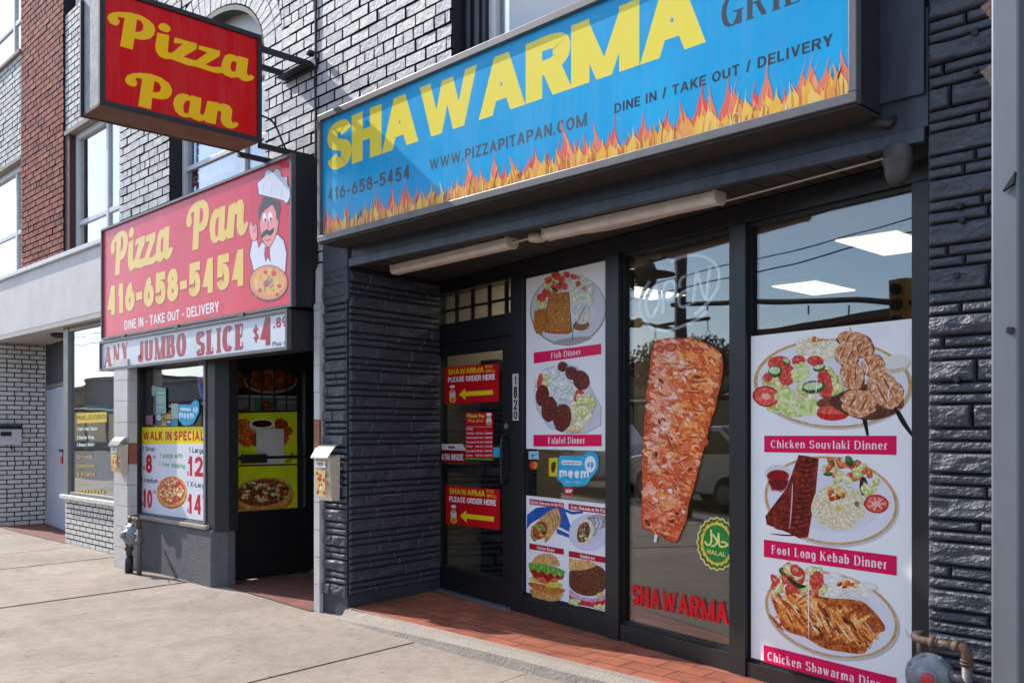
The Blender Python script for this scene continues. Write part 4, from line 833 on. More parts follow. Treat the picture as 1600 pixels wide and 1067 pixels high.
# pizza wall sign
T = thing('wall_sign', 'red wall sign with cream script, phone number and moustached cook holding a pizza', 'sign', (-8.1, 3.83, 2.33))
mb = MB(); mb.box(-9.98, -6.20, 3.745, 3.945, 2.335, 3.485); mb.build('cabinet', M_cab, T)
mb = MB(); x0, x1, z0, z1, w = -9.985, -6.197, 2.328, 3.492, .022
mb.box(x0, x1, 3.712, 3.75, z0, z0 + w); mb.box(x0, x1, 3.712, 3.75, z1 - w, z1); mb.box(x0, x0 + w, 3.712, 3.75, z0 + w, z1 - w); mb.box(x1 - w, x1, 3.712, 3.75, z0 + w, z1 - w)
for i in range(3): mb.box(-9.4 + i * 1.2, -9.32 + i * 1.2, 3.70, 3.712, 2.318, 2.345)
mb.build('frame', M_trim, T)
P = Print(SIGN2.off(-.012), lift=0.0)
P.raw([(x0 + .015, z0 + .015), (x1 - .015, z0 + .015), (x1 - .015, z1 - .015), (x0 + .015, z1 - .015)], 'dc3c50', 'd6364a', 'e2465a', 1.6, k=0)
b = lambda u, v: SIGN2.loc(SIGN2.at(u, v))
word(P, PIZZA, (b(171, 400)[0], b(177, 431)[1], b(268, 387)[0], b(196, 357)[1]), 'ecc968', 'dc3c50', 'b3382e', .012)
word(P, PAN, (b(289, 350)[0], b(298, 392)[1], b(386, 350)[0], b(318, 309)[1]), 'ecc968', 'dc3c50', 'b3382e', .012)
P.text('416-658-5454', (169, 496), (385, 447), (169, 451), 'b3382e', wx=.22, wy=.20, gap=.1); P.text('416-658-5454', (168, 494), (384, 445), (168, 449), 'ecc968', wx=.22, wy=.20, gap=.1)
P.text('DINE IN - TAKE OUT - DELIVERY', (194.8, 515.5), (342.5, 487), (194.5, 501.5), 'f4ecec', wx=.15, wy=.14)
P.fr = (370, 240, 4.108); ol = '6a4a50'
def both(pts, ink, sm=True):
    c = Vector((sum(p[0] for p in pts) / len(pts), sum(p[1] for p in pts) / len(pts)))
    P.poly([tuple(c + (Vector(p) - c) * 1.04 + (Vector(p) - c).normalized() * 3) for p in pts], ol, smooth=sm); P.poly(pts, ink, smooth=sm)
both([(105,545),(130,560),(140,610),(165,570),(205,610),(260,520),(300,560),(318,640),(310,760),(150,760),(110,750),(85,650)], 'dfe0ee', False)
both([(85,520),(80,470),(95,440),(105,470),(125,455),(130,500),(125,550),(100,555)], 'f0a4a4')
P.ell(118, 490, 5, 22, 'c8707a', rot=20)
both([(152,405),(190,360),(240,330),(265,400),(262,480),(235,560),(205,598),(170,560),(152,480)], 'f09c9c')
P.poly([(170,272),(240,296),(275,305),(282,350),(268,425),(256,430),(250,370),(225,320),(200,345),(172,355),(160,400),(150,440),(138,410),(140,350),(158,318)], '544850')
for x, y, rx, ry in ((180, 412, 12, 28), (215, 405, 14, 30)): P.ell(x, y, rx, ry, 'f6f0f2'); P.ell(x + 4, y + 16, 6, 11, '3a3038')
P.poly([(155,532),(168,507),(195,486),(208,495),(222,488),(240,478),(236,505),(215,528),(196,520),(180,532),(165,540)], '3e343c', smooth=True)
P.line([(182,552),(200,560),(218,545)], 7, 'c23c50'); P.line([(206,440),(198,470),(210,474)], 4, 'b8606a')
P.poly([(180,600),(215,600),(213,640),(219,700),(200,668),(184,696),(177,650)], 'c03048')
both([(145,262),(140,225),(135,195),(160,170),(180,150),(185,120),(210,108),(235,125),(255,100),(280,120),(290,150),(320,155),(325,200),(345,235),(340,280),(320,318),(290,298),(160,265)], 'dfe3f2')
for p in ([(175,255),(170,225),(180,190)], [(225,270),(222,230),(235,180)], [(285,290),(290,250),(300,200)]): P.line(p, 4, 'b8c0dc', taper=True)
P.ell(205, 832, 126, 118, ol); P.ell(205, 828, 120, 110, 'e0936c', 'd8845e', 'e8a47c', 20); P.ell(205, 822, 102, 90, 'e8b06a', 'e09058', 'f0c884', 25)
for x, y, r in ((190, 835, 21), (240, 770, 18), (185, 762, 14), (150, 878, 14), (275, 850, 14), (262, 905, 12)): P.ell(x, y, r, r, 'd0504a', 'b83c3c', 'd8685c', 60)
for i in range(26): P.ell(205 + rnd.gauss(0, 42), 825 + rnd.gauss(0, 38), rnd.uniform(3, 9), rnd.uniform(3, 12), rnd.choice(('8a7a9a', '7a9a5a', 'c88a4a', '9a86a0')), n=7, jit=.3)
P.build('face', M_signface, T)

# price sign
T = thing('price_sign', 'narrow white price strip with dark red slab capitals hung below the red wall sign', 'sign', (-8.1, 3.83, 2.0))
mb = MB(); mb.box(-10.005, -6.255, 3.74, 3.945, 2.008, 2.312); mb.build('cabinet', M_cab, T)
mb = MB(); x0, x1, z0, z1, w = -10.012, -6.25, 2.002, 2.318, .026
mb.box(x0, x1, 3.705, 3.745, z0, z0 + w); mb.box(x0, x1, 3.705, 3.745, z1 - w, z1); mb.box(x0, x0 + w, 3.705, 3.745, z0 + w, z1 - w); mb.box(x1 - w, x1, 3.705, 3.745, z0 + w, z1 - w); mb.build('frame', M_trim, T)
P = Print(SIGN2.off(-.006), lift=0.0); P.raw([(x0 + .02, z0 + .02), (x1 - .02, z0 + .02), (x1 - .02, z1 - .02), (x0 + .02, z1 - .02)], 'cdd2de', 'c4c9d6', 'd6dae4', 2, k=0)
def two(t, a, c, top, wx, wy, sf, g=.12): P.text(t, a, c, top, 'a52238', wx=wx, wy=wy, serif=sf, gap=g)
two('ANY', (162, 575), (201, 567), (162, 543), .26, .11, .05); two('JUMBO', (215, 566), (291, 556), (215, 532), .26, .11, .05); two('SLICE', (306, 557), (383, 545), (306, 519), .26, .11, .05)
two('$', (395, 534), (405, 533), (395, 510), .15, .12, 0); two('4', (406, 541), (426, 538.5), (406, 497), .22, .14, 0); two('.89', (427, 513), (449, 510), (427, 497), .2, .16, 0)
P.text('Plus ta', (426, 541), (449.5, 538.5), (426, 534), '4a2030', wx=.15, wy=.12); P.build('face', M_signface, T)

# projecting sign
T = thing('projecting_sign', 'red box sign with yellow script projecting from the wall on dark steel brackets', 'sign', (-6.43, 3.95, 4.25))
mb = MB(); mb.box(-6.60, -6.285, 2.345, 3.49, 3.56, 4.33); mb.build('cabinet', mat('weathered_grey_sign_side', (.42, .43, .43), .7, var=.7, vscale=16, col2=(.24, .24, .24), bump=.3, bscale=60), T)
mb = MB(); mb.box(-6.6, -6.265, 2.335, 3.495, 3.540, 3.559); mb.build('underside', mat('rust_brown_sheet', (.16, .085, .055), .7, var=.6, vscale=8), T)
mb = MB(); y0, y1, z0, z1, w = 2.322, 3.502, 3.535, 4.335, .035
for xa, xb in ((-6.29, -6.258), (-6.625, -6.6)):
    mb.box(xa, xb, y0, y1, z0, z0 + w); mb.box(xa, xb, y0, y1, z1 - w, z1); mb.box(xa, xb, y0, y0 + w, z0 + w, z1 - w); mb.box(xa, xb, y1 - w, y1, z0 + w, z1 - w)
mb.build('frame', M_cab, T, bevel=.003)
P = Print(PROJ.off(-.012), lift=0.0); P.raw([(y0 + .03, z0 + .03), (y1 - .03, z0 + .03), (y1 - .03, z1 - .03), (y0 + .03, z1 - .03)], 'd8000c', 'd2000a', 'de0410', 2, k=0)
for W_ in (PIZZA, PAN):
    for c, f in W_: P.raw(c, 'ffc400' if f else 'd8000c')
P.build('face', M_signface, T)
mb = MB()
for xx in (-6.285, -6.60):
    mb.box(xx - .018, xx + .018, 3.49, 3.95, 3.50, 3.535); mb.build('bracket', M_cab, T); mb = MB()
for xx in (-6.285, -6.60): mb.box(xx - .018, xx + .018, 3.49, 3.93, 4.225, 4.262)
mb.box(-6.70, -6.20, 3.925, 3.95, 4.20, 4.275); mb.box(-6.66, -6.24, 3.84, 3.925, 4.215, 4.225); mb.lathe((-6.24, 3.93, 4.31), (0, -1, 0), [(.025, 0), (.025, .05), (.01, .055)], 10); mb.build('bracket', M_cab, T)
mb = MB(); mb.tube(crom([(-6.3, 3.5, 3.75), (-6.3, 3.62, 3.72), (-6.3, 3.72, 3.55), (-6.3, 3.78, 3.50)], 6), .008, 6); mb.build('cable', M_cab, T)

# ================================================================== POSTERS ON THE GLASS
def food(P, x, y, rx, ry, inks, n, r0, r1, grain=90, rot=None):
    for i in range(n):
        t = rnd.uniform(0, 6.283); q = math.sqrt(rnd.random()); a, b_, c = rnd.choice(inks)
        X_, Y_, p1, p2, ro = x + rx * q * math.cos(t), y + ry * q * math.sin(t), rnd.uniform(r0, r1), rnd.uniform(r0, r1) * .7, rnd.uniform(0, 180) if rot is None else rot + rnd.uniform(-14, 14)
        P.ell(X_ + r1 * .05, Y_ + r1 * .09, p1 * 1.06, p2 * 1.08, b_, rot=ro, n=9, jit=.12); P.ell(X_, Y_, p1, p2, a, b_, c, grain, rot=ro, n=10, jit=.2); P.ell(X_ - p1 * .15, Y_ - p2 * .25, p1 * .5, p2 * .35, c, rot=ro, n=8, jit=.3)
TOM = ('d6453a', 'b82a24', 'ea8a78'); LET = ('d4d484', 'a4ac50', 'f2eecc'); CUC = ('3f5a2c', '28401c', '5f7a42'); RICE = ('ece2c4', 'd2be8c', 'fbf6e6'); PEP = ('d8502c', 'b83a20', 'e8a030')
def slice_(P, x, y, rx, ry, rot=0):
    P.ell(x, y, rx, ry, 'c02a20', rot=rot, jit=.03); P.ell(x, y, rx * .86, ry * .84, 'e0584a', 'c8382c', 'f0a090', 70, rot=rot); P.ell(x, y, rx * .35, ry * .3, 'f0b0a0', rot=rot)
def plate(P, x, y, rx, ry, rot, rim='cfa468', inner='e4e3ea'):
    P.ell(x + 3, y + 6, rx * 1.01, ry * 1.02, 'c9c6cc', rot=rot, n=48); P.ell(x, y, rx, ry, rim, 'b98c50', 'dcb880', 40, rot=rot, n=48); P.ell(x, y, rx * .955, ry * .95, inner, rot=rot, n=48); P.ell(x, y, rx * .74, ry * .72, 'dcdbe4', rot=rot, n=40)
def banner(P, q, t, ink, x0, x1, h0, wx=.13):
    """q: four corners (tl, tr, br, bl); text between x0 and x1 fractions, h0 cap height fraction"""
    P.poly(q, ink); tl, tr, br, bl = [Vector(p) for p in q]
    pt = lambda a, b_: tuple((tl * (1 - a) + tr * a) * (1 - b_) + (bl * (1 - a) + br * a) * b_)
    P.text(t, pt(x0, .5 + h0 / 2), pt(x1, .5 + h0 / 2), pt(x0, .5 - h0 / 2), 'f6e6ec', wx=wx, wy=.055, serif=.05, gap=.2)
def poster(name, label, cat, P, group=None):
    o = P.build(name, M_print); return tag(o, label, cat, group)

# --- big plate poster, widest window
P = Print(SHOP, (0, 0, 1)); q = [P.w(1172.8, 525.8), P.w(1429.3, 497.6)]; xa, xb, zt = q[0][0], sx(-1.737), q[0][1]
P.sheet([(xa, zt), (xb, q[1][1]), (xb, .168), (xa, .168)], 'f2f2f2', local=True, dark='eeeef0', light='f4f4f4', grain=3)
P.raw([(xa + .07, zt - .9), (xb, zt - .9), (xb, .168), (xa + .07, .168)], 'f4f4f2')
P.fr = (1140, 500, 3.334); plate(P, 540, 330, 412, 232, 2)
food(P, 450, 150, 100, 62, [RICE], 60, 10, 26, 150); food(P, 450, 108, 42, 14, [PEP, LET], 16, 7, 12)
food(P, 330, 410, 120, 70, [LET, LET, RICE], 26, 22, 44, 60); food(P, 520, 320, 60, 70, [LET], 14, 22, 40, 60); food(P, 230, 300, 50, 60, [LET], 9, 16, 34, 60)
for x, y, rx, ry, r in ((255, 222, 56, 36, -10), (362, 212, 36, 28, 0), (450, 214, 44, 28, 8), (303, 288, 44, 56, 15), (498, 335, 40, 82, -8)): P.ell(x, y, rx, ry, *TOM, 60, rot=r, jit=.06)
P.ell(200, 300, 26, 24, *TOM, 60); slice_(P, 192, 398, 70, 55, 8)
for x, y, rx, ry, r in ((300, 218, 22, 16, 30), (240, 268, 36, 32, 0), (470, 250, 32, 18, -10), (440, 350, 62, 34, -6)): P.ell(x, y, rx, ry, *CUC, 60, rot=r, jit=.06); P.ell(x - 3, y - 6, rx * .8, ry * .6, 'c8d8a0', 'a8c080', 'e4ecc8', 60, rot=r)
for x, y, rx, ry, r in ((370, 275, 45, 60, 25), (320, 470, 60, 34, 20), (415, 455, 62, 44, -18), (290, 400, 50, 40, 0)): P.ell(x, y, rx, ry, 'd4de98', 'a6bf5c', 'f0f2d4', 40, rot=r, jit=.14)
P.ell(545, 430, 90, 34, '8a4a30', '5e2a1c', 'a86a48', 60, rot=-4); P.ell(540, 488, 84, 36, 'c42818', 'a81c10', 'd85040', 60, n=30); P.ell(540, 470, 82, 22, 'de5a44', 'c84030', 'f08a70', 60)
P.ell(865, 230, 82, 48, 'd8c8a8', 'c4ae88', 'e8dcc4', 40, rot=-8); P.ell(868, 218, 74, 36, 'e6e0d8', rot=-8)
CH_ = ('dc9c6c', '984828', 'f8e4d0')
P.poly([(520,420),(760,330),(880,470),(700,520)], '5a3426', '402018', '704a38', 80, smooth=True)
for x, y, rx, ry, r in ((650, 105, 92, 44, 12), (700, 140, 54, 50, 40), (612, 180, 62, 60, 10), (748, 235, 62, 58, 30), (640, 290, 60, 78, -14), (812, 365, 76, 112, -42), (675, 432, 94, 70, 14)):
    P.ell(x + 4, y + 6, rx * 1.04, ry * 1.05, '7a4028', '5a2a1c', '985c3c', 60, rot=r, jit=.08); P.ell(x, y, rx, ry, *CH_, 55, rot=r, jit=.09)
    for k in (-.35, .3):
        a = math.radians(r); cx_, cy_ = x + k * rx * math.cos(a), y + k * rx * math.sin(a); P.ell(cx_, cy_, rx * .07, ry * .55, 'a05834', '6e2e1c', 'a8623e', 90, rot=r + 14, jit=.2)
for pts in ([(560, 130), (640, 300), (712, 520), (722, 600)], [(690, 180), (800, 340), (880, 470), (958, 605)]): P.line(pts[2:], 13, '1a1414', smooth=False)
P.line([(628, 40), (636, 60)], 4, '2a2020', smooth=False); P.line([(690, 190), (720, 250), (705, 300)], 5, 'f2eeec', taper=True); P.line([(855, 315), (830, 380), (838, 430)], 5, 'f2eeec', taper=True); P.line([(460, 300), (452, 380)], 4, 'eef2ea', smooth=False)
for pts in ([(700, 515), (722, 600)], [(862, 455), (900, 530), (958, 605)]): P.line(pts, 14, '171313')
banner(P, [(183, 602), (872, 602), (872, 702), (183, 687)], 'Chicken Souvlaki Dinner', 'e40c56', .05, .935, .46)
P.fr = (950, 680, 2.4615); plate(P, 860, 250, 258, 168, 8)
P.poly([(735,75),(775,80),(813,90),(800,230),(772,390),(740,396),(690,372),(612,342),(607,310),(690,200)], '7a1f14', '451008', 'a8442c', 50)
for i in range(15): y = 92 + i * 20; x0_ = 735 - (i > 5) * (i - 5) * 12; P.line([(x0_ - 2, y + 5), ((x0_ + 808 - i * 2) / 2, y + 12), (806 - i * 2.3, y)], 6, rnd.choice(('3a0c08', '5a160e')), taper=True)
P.line([(712, 180), (708, 270), (700, 360)], 5, 'd8b8b0', taper=True)
P.poly([(608,150),(704,150),(690,205),(665,220),(628,212)], 'b07a80', '7a2630', 'd8c0c4', 20); P.ell(655, 148, 50, 36, 'd8d4da'); P.ell(656, 156, 43, 24, '96101c', '7c0a14', 'b03038', 30); P.poly([(616,172),(698,172),(686,204),(662,214),(632,206)], '7c1420', '5c0c16', '8c2430', 30)
food(P, 925, 135, 95, 45, [TOM, LET, CUC, LET, ('e0d8a8', 'c0b878', 'f2eed0'), ('d8683c', 'b84824', 'e89068')], 46, 10, 24, 60); P.ell(985, 195, 16, 36, '2e2028', '1e141c', '4a3640', 50); food(P, 1010, 190, 30, 34, [LET], 10, 9, 20)
P.ell(888, 275, 104, 88, 'e2d6b4', 'c0a878', 'f4eedc', 95, jit=.03)
for i in range(240): t = rnd.uniform(0, 6.28); r = math.sqrt(rnd.random()); P.ell(888 + 102 * r * math.cos(t), 275 + 88 * r * math.sin(t), 6, 2.2, rnd.choice(('f2ead0', 'e0cfa0', 'f8f3e4', 'cfb888')), rot=rnd.uniform(0, 180), n=6)
food(P, 880, 225, 32, 26, [PEP, ('c22018', 'a01410', 'd84838'), ('e8b82c', 'd09c18', 'f0d060'), ('3c3428', '2c241c', '544a38')], 14, 6, 12); P.ell(960, 263, 9, 11, '7a7a48'); P.ell(888, 280, 11, 9, 'e8bc3c')
slice_(P, 1035, 263, 48, 36, 4)
for k in range(7): a = k * .9; P.line([(1035 + 12 * math.cos(a), 263 + 9 * math.sin(a)), (1035 + 36 * math.cos(a), 263 + 26 * math.sin(a))], 4, 'f4c4b8', smooth=False)
banner(P, [(602, 400), (1112, 463), (1112, 538), (602, 466)], 'Foot Long Kebab Dinner', 'e40c56', .06, .93, .50)
plate(P, 862, 688, 262, 158, 16)
food(P, 915, 590, 100, 50, [('ece6dc', 'd8ccb8', 'f6f2ea')], 40, 14, 28, 120, rot=12); food(P, 925, 570, 36, 16, [PEP, ('c22018', 'a01410', 'd84838'), ('e8b82c', 'd09c18', 'f0d060')], 12, 6, 11)
food(P, 740, 565, 95, 62, [TOM, LET, CUC, RICE, TOM, LET], 48, 14, 30, 60); P.ell(712, 595, 30, 34, *TOM, 60, jit=.1); P.ell(805, 560, 28, 36, *TOM, 60, jit=.1); P.line([(690, 540), (730, 575), (765, 580)], 18, '28381c', taper=True)
P.poly([(630,610),(700,625),(780,612),(860,625),(940,630),(1000,650),(1070,740),(1010,770),(990,835),(900,830),(830,815),(760,775),(690,750),(660,700)], 'b85a24', '6e280e', 'e08c44', 40, smooth=True)
SH = [('f0963c', 'c05820', 'fcc888'), ('dc7a2c', '8a3410', 'f4a858'), ('f8bc74', 'd88034', 'fff0d4'), ('b8501e', '6a200c', 'dc8440')]
for i in range(230):
    t = rnd.random(); x = 670 + 330 * t + rnd.gauss(0, 12); y = 650 + 90 * t + rnd.uniform(-50, 75) * (1 - .35 * t); a, b_, c = rnd.choice(SH); P.ell(x, y, rnd.uniform(20, 48), rnd.uniform(4, 9), a, b_, c, 110, rot=rnd.choice((48, 55, 62, 40, -30)) + rnd.uniform(-10, 10), n=12, jit=.12)
for i in range(34): x = rnd.uniform(680, 1010); P.ell(x, 640 + (x - 660) * .28 + rnd.uniform(-20, 90) * .8, rnd.uniform(14, 30), rnd.uniform(1.6, 3.5), rnd.choice(('4e1a0c', '6a2412', 'f4dcc0')), rot=rnd.uniform(35, 65), n=10)
P.line([(776, 500), (774, 600), (776, 790)], 5, 'f0e6de', taper=True)
P.poly([(602, 804), (1112, 930), (1112, 1010), (602, 868)], 'e40c56'); P.text('Chicken Shawarma Dinner', (617, 862), (1098, 988), (617, 829), 'f6e6ec', wx=.13, wy=.055, serif=.05, gap=.2)
P.line([(1145, 745), (1160, 775)], 3, 'b8b4b8', smooth=False); P.line([(1172, 705), (1180, 720)], 2, 'b8b4b8', smooth=False)
poster('poster', 'tall white poster with three oval plates: chicken skewers, long kebab and sliced chicken', 'poster', P)

# --- fish and falafel poster
P = Print(SHOP, (810, 400, 3.556)); xa, xb = sx(-4.716), sx(-3.819); P.sheet([(xa, 2.494), (xb, 2.494), (xb, 1.258), (xa, 1.258)], 'eeeef2', local=True)
P.ell(278, 300, 213, 198, 'a89a88', '8c7c68', 'b8b0a4', 30, rot=-14, n=48); P.ell(278, 296, 206, 190, 'cfd0da', rot=-14, n=48); P.ell(276, 300, 150, 140, 'd8d8e2', rot=-14, n=40)
P.ell(300, 470, 110, 18, 'a89c9c', rot=-8)
food(P, 205, 150, 60, 60, [LET, LET, CUC, TOM], 36, 12, 26, 70); food(P, 130, 270, 26, 36, [LET], 10, 10, 22, 70)
for x, y, r in ((130, 232, 26), (158, 208, 28), (212, 112, 26), (238, 128, 24), (272, 104, 20), (252, 168, 26), (310, 118, 20), (330, 130, 18)): P.ell(x, y, r, r * .8, *TOM, 60, rot=30, jit=.12)
P.line([(180, 170), (205, 190), (225, 200)], 14, '28401c', taper=True); P.line([(225, 150), (240, 160)], 12, '28401c', smooth=False)
food(P, 355, 205, 62, 85, [('d6dcc8', 'b4bf9c', 'eef0e4'), RICE, ('dcded8', 'c0c8b8', 'f0f2ec')], 70, 12, 26, 110); P.ell(335, 155, 15, 17, *TOM, 60); P.ell(370, 180, 14, 15, 'd88a80')
FI = ('b8702c', '7e3c14', 'd8a050')
P.poly([(92,303),(156,290),(150,400),(130,440),(104,432),(86,400)], *FI, 80); P.poly([(172,216),(284,198),(292,300),(301,420),(280,434),(200,432),(146,424),(152,330)], '9a5420', '703008', 'b8702c', 60); P.poly([(176,220),(280,204),(287,300),(293,410),(274,424),(204,422),(154,415),(160,330)], *FI, 75)
for i in range(60): P.ell(rnd.uniform(165, 285), rnd.uniform(230, 415), rnd.uniform(2, 5), rnd.uniform(2, 4), rnd.choice(('e0b468', 'd09448', '8a4a18')), n=6)
P.ell(352, 385, 46, 30, '8c5c3c', '6e4428', 'a87850', 50, rot=-8); P.ell(352, 302, 62, 48, 'e4e4ea', rot=-12); P.ell(354, 300, 54, 40, 'c8ccd0', 'b4bab8', 'dcdedc', 40, rot=-12); P.ell(356, 340, 44, 40, 'd8d0c4', 'c0b4a0', 'e8e4dc', 30)
P.line([(372, 282), (340, 350), (308, 400), (304, 470)], 4, '4a4a44')
banner(P, [(88, 537), (463, 488), (463, 545), (88, 597)], 'Fish Dinner', 'e40c56', .26, .70, .56)
OC = [(165,618),(240,600),(330,615),(400,720),(465,840),(463,940),(380,985),(280,988),(170,955),(105,850),(90,740),(120,655)]
P.poly(OC, 'b4b0bc'); c0 = Vector((270, 790)); P.poly([tuple(c0 + (Vector(p) - c0) * .975) for p in OC], 'd2d0e0', 'c8c6d8', 'dad8e6', 6)
food(P, 225, 720, 105, 95, [('e0e2e2', 'bcc4c4', 'f4f5f4')], 70, 20, 44, 60); food(P, 140, 690, 30, 40, [LET, RICE], 10, 12, 24)
P.ell(122, 700, 14, 48, *TOM, 60, rot=10); P.ell(330, 785, 18, 50, *TOM, 60, rot=14); P.ell(350, 770, 20, 26, *TOM, 60); P.ell(385, 858, 14, 30, *TOM, 60)
food(P, 355, 850, 52, 60, [LET, ('e8e0b4', 'c8c080', 'f4f0d8'), ('efe4c4', 'd8c898', 'f8f2e2')], 38, 14, 32, 60); food(P, 310, 930, 44, 42, [('efe4c4', 'd8c898', 'f8f2e2'), ('e0c898', 'c4a468', 'f0e2c0')], 20, 14, 30); food(P, 400, 800, 26, 34, [LET], 8, 12, 24)
for x, y, rx, ry, r in ((250, 615, 27, 28, 0), (300, 652, 34, 38, -30), (352, 690, 44, 56, -20), (138, 775, 36, 60, 4), (176, 850, 43, 70, 4), (248, 898, 50, 76, 6)): P.ell(x, y, rx * 1.03, ry * 1.02, '3c1410', rot=r, jit=.04); P.ell(x - 1, y - 2, rx * .96, ry * .96, '6e2a20', '3c120e', '96503c', 70, rot=r, jit=.05)
banner(P, [(88, 993), (465, 991), (465, 1055), (88, 1057)], 'Falafel Dinner', 'e40c56', .22, .76, .56)
poster('poster', 'tall white poster of breaded fish above and brown falafel balls below, beside the door', 'poster', P)

# --- four-dish poster
P = Print(SHOP, (810, 680, 3.556)); P.sheet([(xa, P.w(48, 333)[1]), (xb, P.w(507, 382)[1]), (xb, .213), (xa, .213)], 'eeeff4', local=True)
P.poly([(50,440),(100,402),(180,392),(240,402),(262,420),(296,510),(280,540),(215,480),(130,455),(70,490),(48,520)], '2a5cae', '2450a0', '3468b8', 10); P.poly([(215,480),(296,520),(296,572),(215,545)], '2a5cae', smooth=False); P.poly([(215, 500), (300, 545), (300, 556), (215, 515)], 'e8eaf2')
P.poly([(245,402),(300,422),(360,420),(362,432),(300,440),(250,418)], '2a5cae'); P.poly([(497,545),(508,535),(508,555)], '2a5cae')
food(P, 98, 545, 26, 40, [('5a9a30', '3c7a1c', '8cc050')], 22, 9, 18, 60)
P.poly([(118,470),(205,404),(228,425),(236,470),(226,505),(158,592),(140,560)], 'd2a468', 'b07c40', 'e8cc9c', 40, smooth=True)
for k in range(4): P.line([(165 + k * 20, 425 - k * 8), (190 + k * 16, 468 - k * 2), (196 + k * 11, 530 - k * 14)], 5, '9a6430', taper=True)
P.ell(124, 525, 44, 58, 'c8945a', rot=28); P.ell(122, 526, 37, 50, '8c3420', '5a2012', 'b8603c', 70, rot=28); food(P, 122, 525, 28, 40, [('c8442c', '9a2c1c', 'e08060'), ('5a9a30', '3c7a1c', '8cc050'), ('e09a50', 'b8702c', 'f0c890'), ('4a2a1c', '34180e', '6a4434')], 30, 6, 13, 80)
P.ell(395, 540, 112, 100, 'c4c2dc', rot=-6, n=40); P.ell(395, 540, 107, 95, 'd4d4e8', rot=-6, n=40); P.ell(395, 540, 75, 66, 'cac8de', rot=-6, n=40)
P.poly([(380,462),(440,438),(478,444),(498,462),(497,502),(460,522),(420,562),(400,520)], 'a4a4ae', '6c6c78', 'dedee6', 55, smooth=True)
P.ell(372, 535, 46, 72, 'e4d4b4', 'd0b88c', 'f2e8d4', 40, rot=14); P.ell(364, 538, 34, 58, '6e4a38', '4a2c20', '98705a', 80, rot=14, jit=.06); food(P, 364, 540, 26, 46, [('8a6450', '5a3c2c', 'b08c74'), ('4a2e22', '381e14', '6a4a3c'), LET], 24, 6, 12, 90)
for k in range(9): P.line([(420 + k * 8, 450 + (k % 3) * 9), (432 + k * 7, 490), (420 + k * 6, 520 - k * 3)], 3, rnd.choice(('e8e8ee', '7c7c88', '8e8e98')), taper=True)
red = 'b01428'
banner(P, [(65, 352), (256, 376), (256, 405), (65, 382)], 'Chicken Shawarma on the Pita', red, .02, .98, .6, .15); banner(P, [(282, 378), (498, 405), (498, 438), (282, 411)], 'Gyros Shawarma on the Pita', red, .06, .94, .6, .15)
banner(P, [(64, 598), (255, 630), (255, 662), (64, 630)], 'Chicken Burger', red, .22, .74, .58, .15); banner(P, [(283, 640), (499, 677), (499, 711), (283, 672)], 'Hamburger', red, .30, .68, .58, .15)
P.ell(158, 885, 82, 34, 'd2924c', 'b8702c', 'e4b47c', 25, rot=4); P.poly([(78,850),(238,870),(238,905),(190,920),(110,905),(80,885)], 'd89c58', 'c07c38', 'e8bc88', 25, smooth=True)
P.poly([(72,815),(248,850),(250,872),(200,878),(120,862),(70,838)], 'c87428', '9a4c14', 'e8a458', 55, smooth=True)
for x, y in ((100, 800), (215, 828), (185, 830)): P.ell(x, y, 36, 15, 'd8cc54', 'b8a838', 'ece494', 40, rot=10)
for x, y in ((115, 785), (190, 800), (145, 808)): P.ell(x, y, 34, 15, 'e06a3c', 'c44c28', 'f09a6c', 50, rot=8)
P.poly([(80,742),(245,770),(240,800),(200,792),(165,812),(140,786),(100,790),(76,765)], 'a8141c', '7c0c12', 'c83838', 30, smooth=True)
P.poly([(60,712),(90,706),(180,722),(256,750),(258,768),(240,790),(222,768),(205,786),(185,762),(160,776),(140,752),(115,764),(95,742),(70,748)], '6aa838', '3e8020', 'a8d468', 45, smooth=True)
P.poly([(80,712),(92,682),(120,662),(155,655),(195,664),(222,688),(232,725),(180,720),(120,712)], 'd8a05c', 'c08040', 'e8c08c', 18, smooth=True)
for i in range(36): P.ell(rnd.gauss(155, 32), rnd.gauss(686, 12), 3, 1.6, 'f2e4c4', rot=rnd.uniform(0, 90), n=6)
H = [(284, 673), (499, 711), (499, 975), (284, 935)]; P.poly(H, 'dcdce8'); inH = lambda x, y: (min(max(x, 285), 498), min(y, 930 + (x - 284) * .18))
def clip(pts, *a): P.poly([inH(*p) for p in pts], *a)
clip([tuple(p) for p in crom([(284,885),(310,915),(360,950),(430,972),(499,960),(499,985),(284,940)], 4, True)], 'a8c860', '7ca03c', 'd0e098', 45)
clip([tuple(p) for p in crom([(286,880),(340,900),(420,905),(495,890),(490,930),(430,952),(350,945),(300,920)], 5, True)], 'cc3038', 'b01c26', 'e05c5c', 40)
clip([tuple(p) for p in crom([(286,855),(340,888),(420,905),(498,880),(496,905),(420,925),(340,910),(288,885)], 5, True)], 'd8a4b8', 'b87890', 'ecd0dc', 40)
clip([tuple(p) for p in crom([(286,760),(330,722),(400,712),(470,735),(498,790),(485,850),(440,885),(380,890),(320,870),(286,830)], 5, True)], '6a3a20', '44220f', '8e5a38', 85)
clip([tuple(p) for p in crom([(286,685),(330,690),(400,696),(430,712),(425,730),(370,745),(310,750),(286,742)], 5, True)], 'd8a45c', 'c08840', 'e8c48c', 20)
for i in range(22): P.ell(rnd.uniform(292, 400), rnd.uniform(696, 735), 4, 2, 'f4e8cc', rot=rnd.uniform(0, 90), n=6)
food(P, 455, 882, 24, 8, [('d8c060', 'b89c38', 'ecdc98')], 6, 8, 14); food(P, 320, 925, 30, 12, [LET], 8, 8, 18); food(P, 460, 955, 30, 12, [LET], 8, 8, 16)
poster('poster', 'white poster of two wraps over two burgers below the fish poster', 'poster', P)

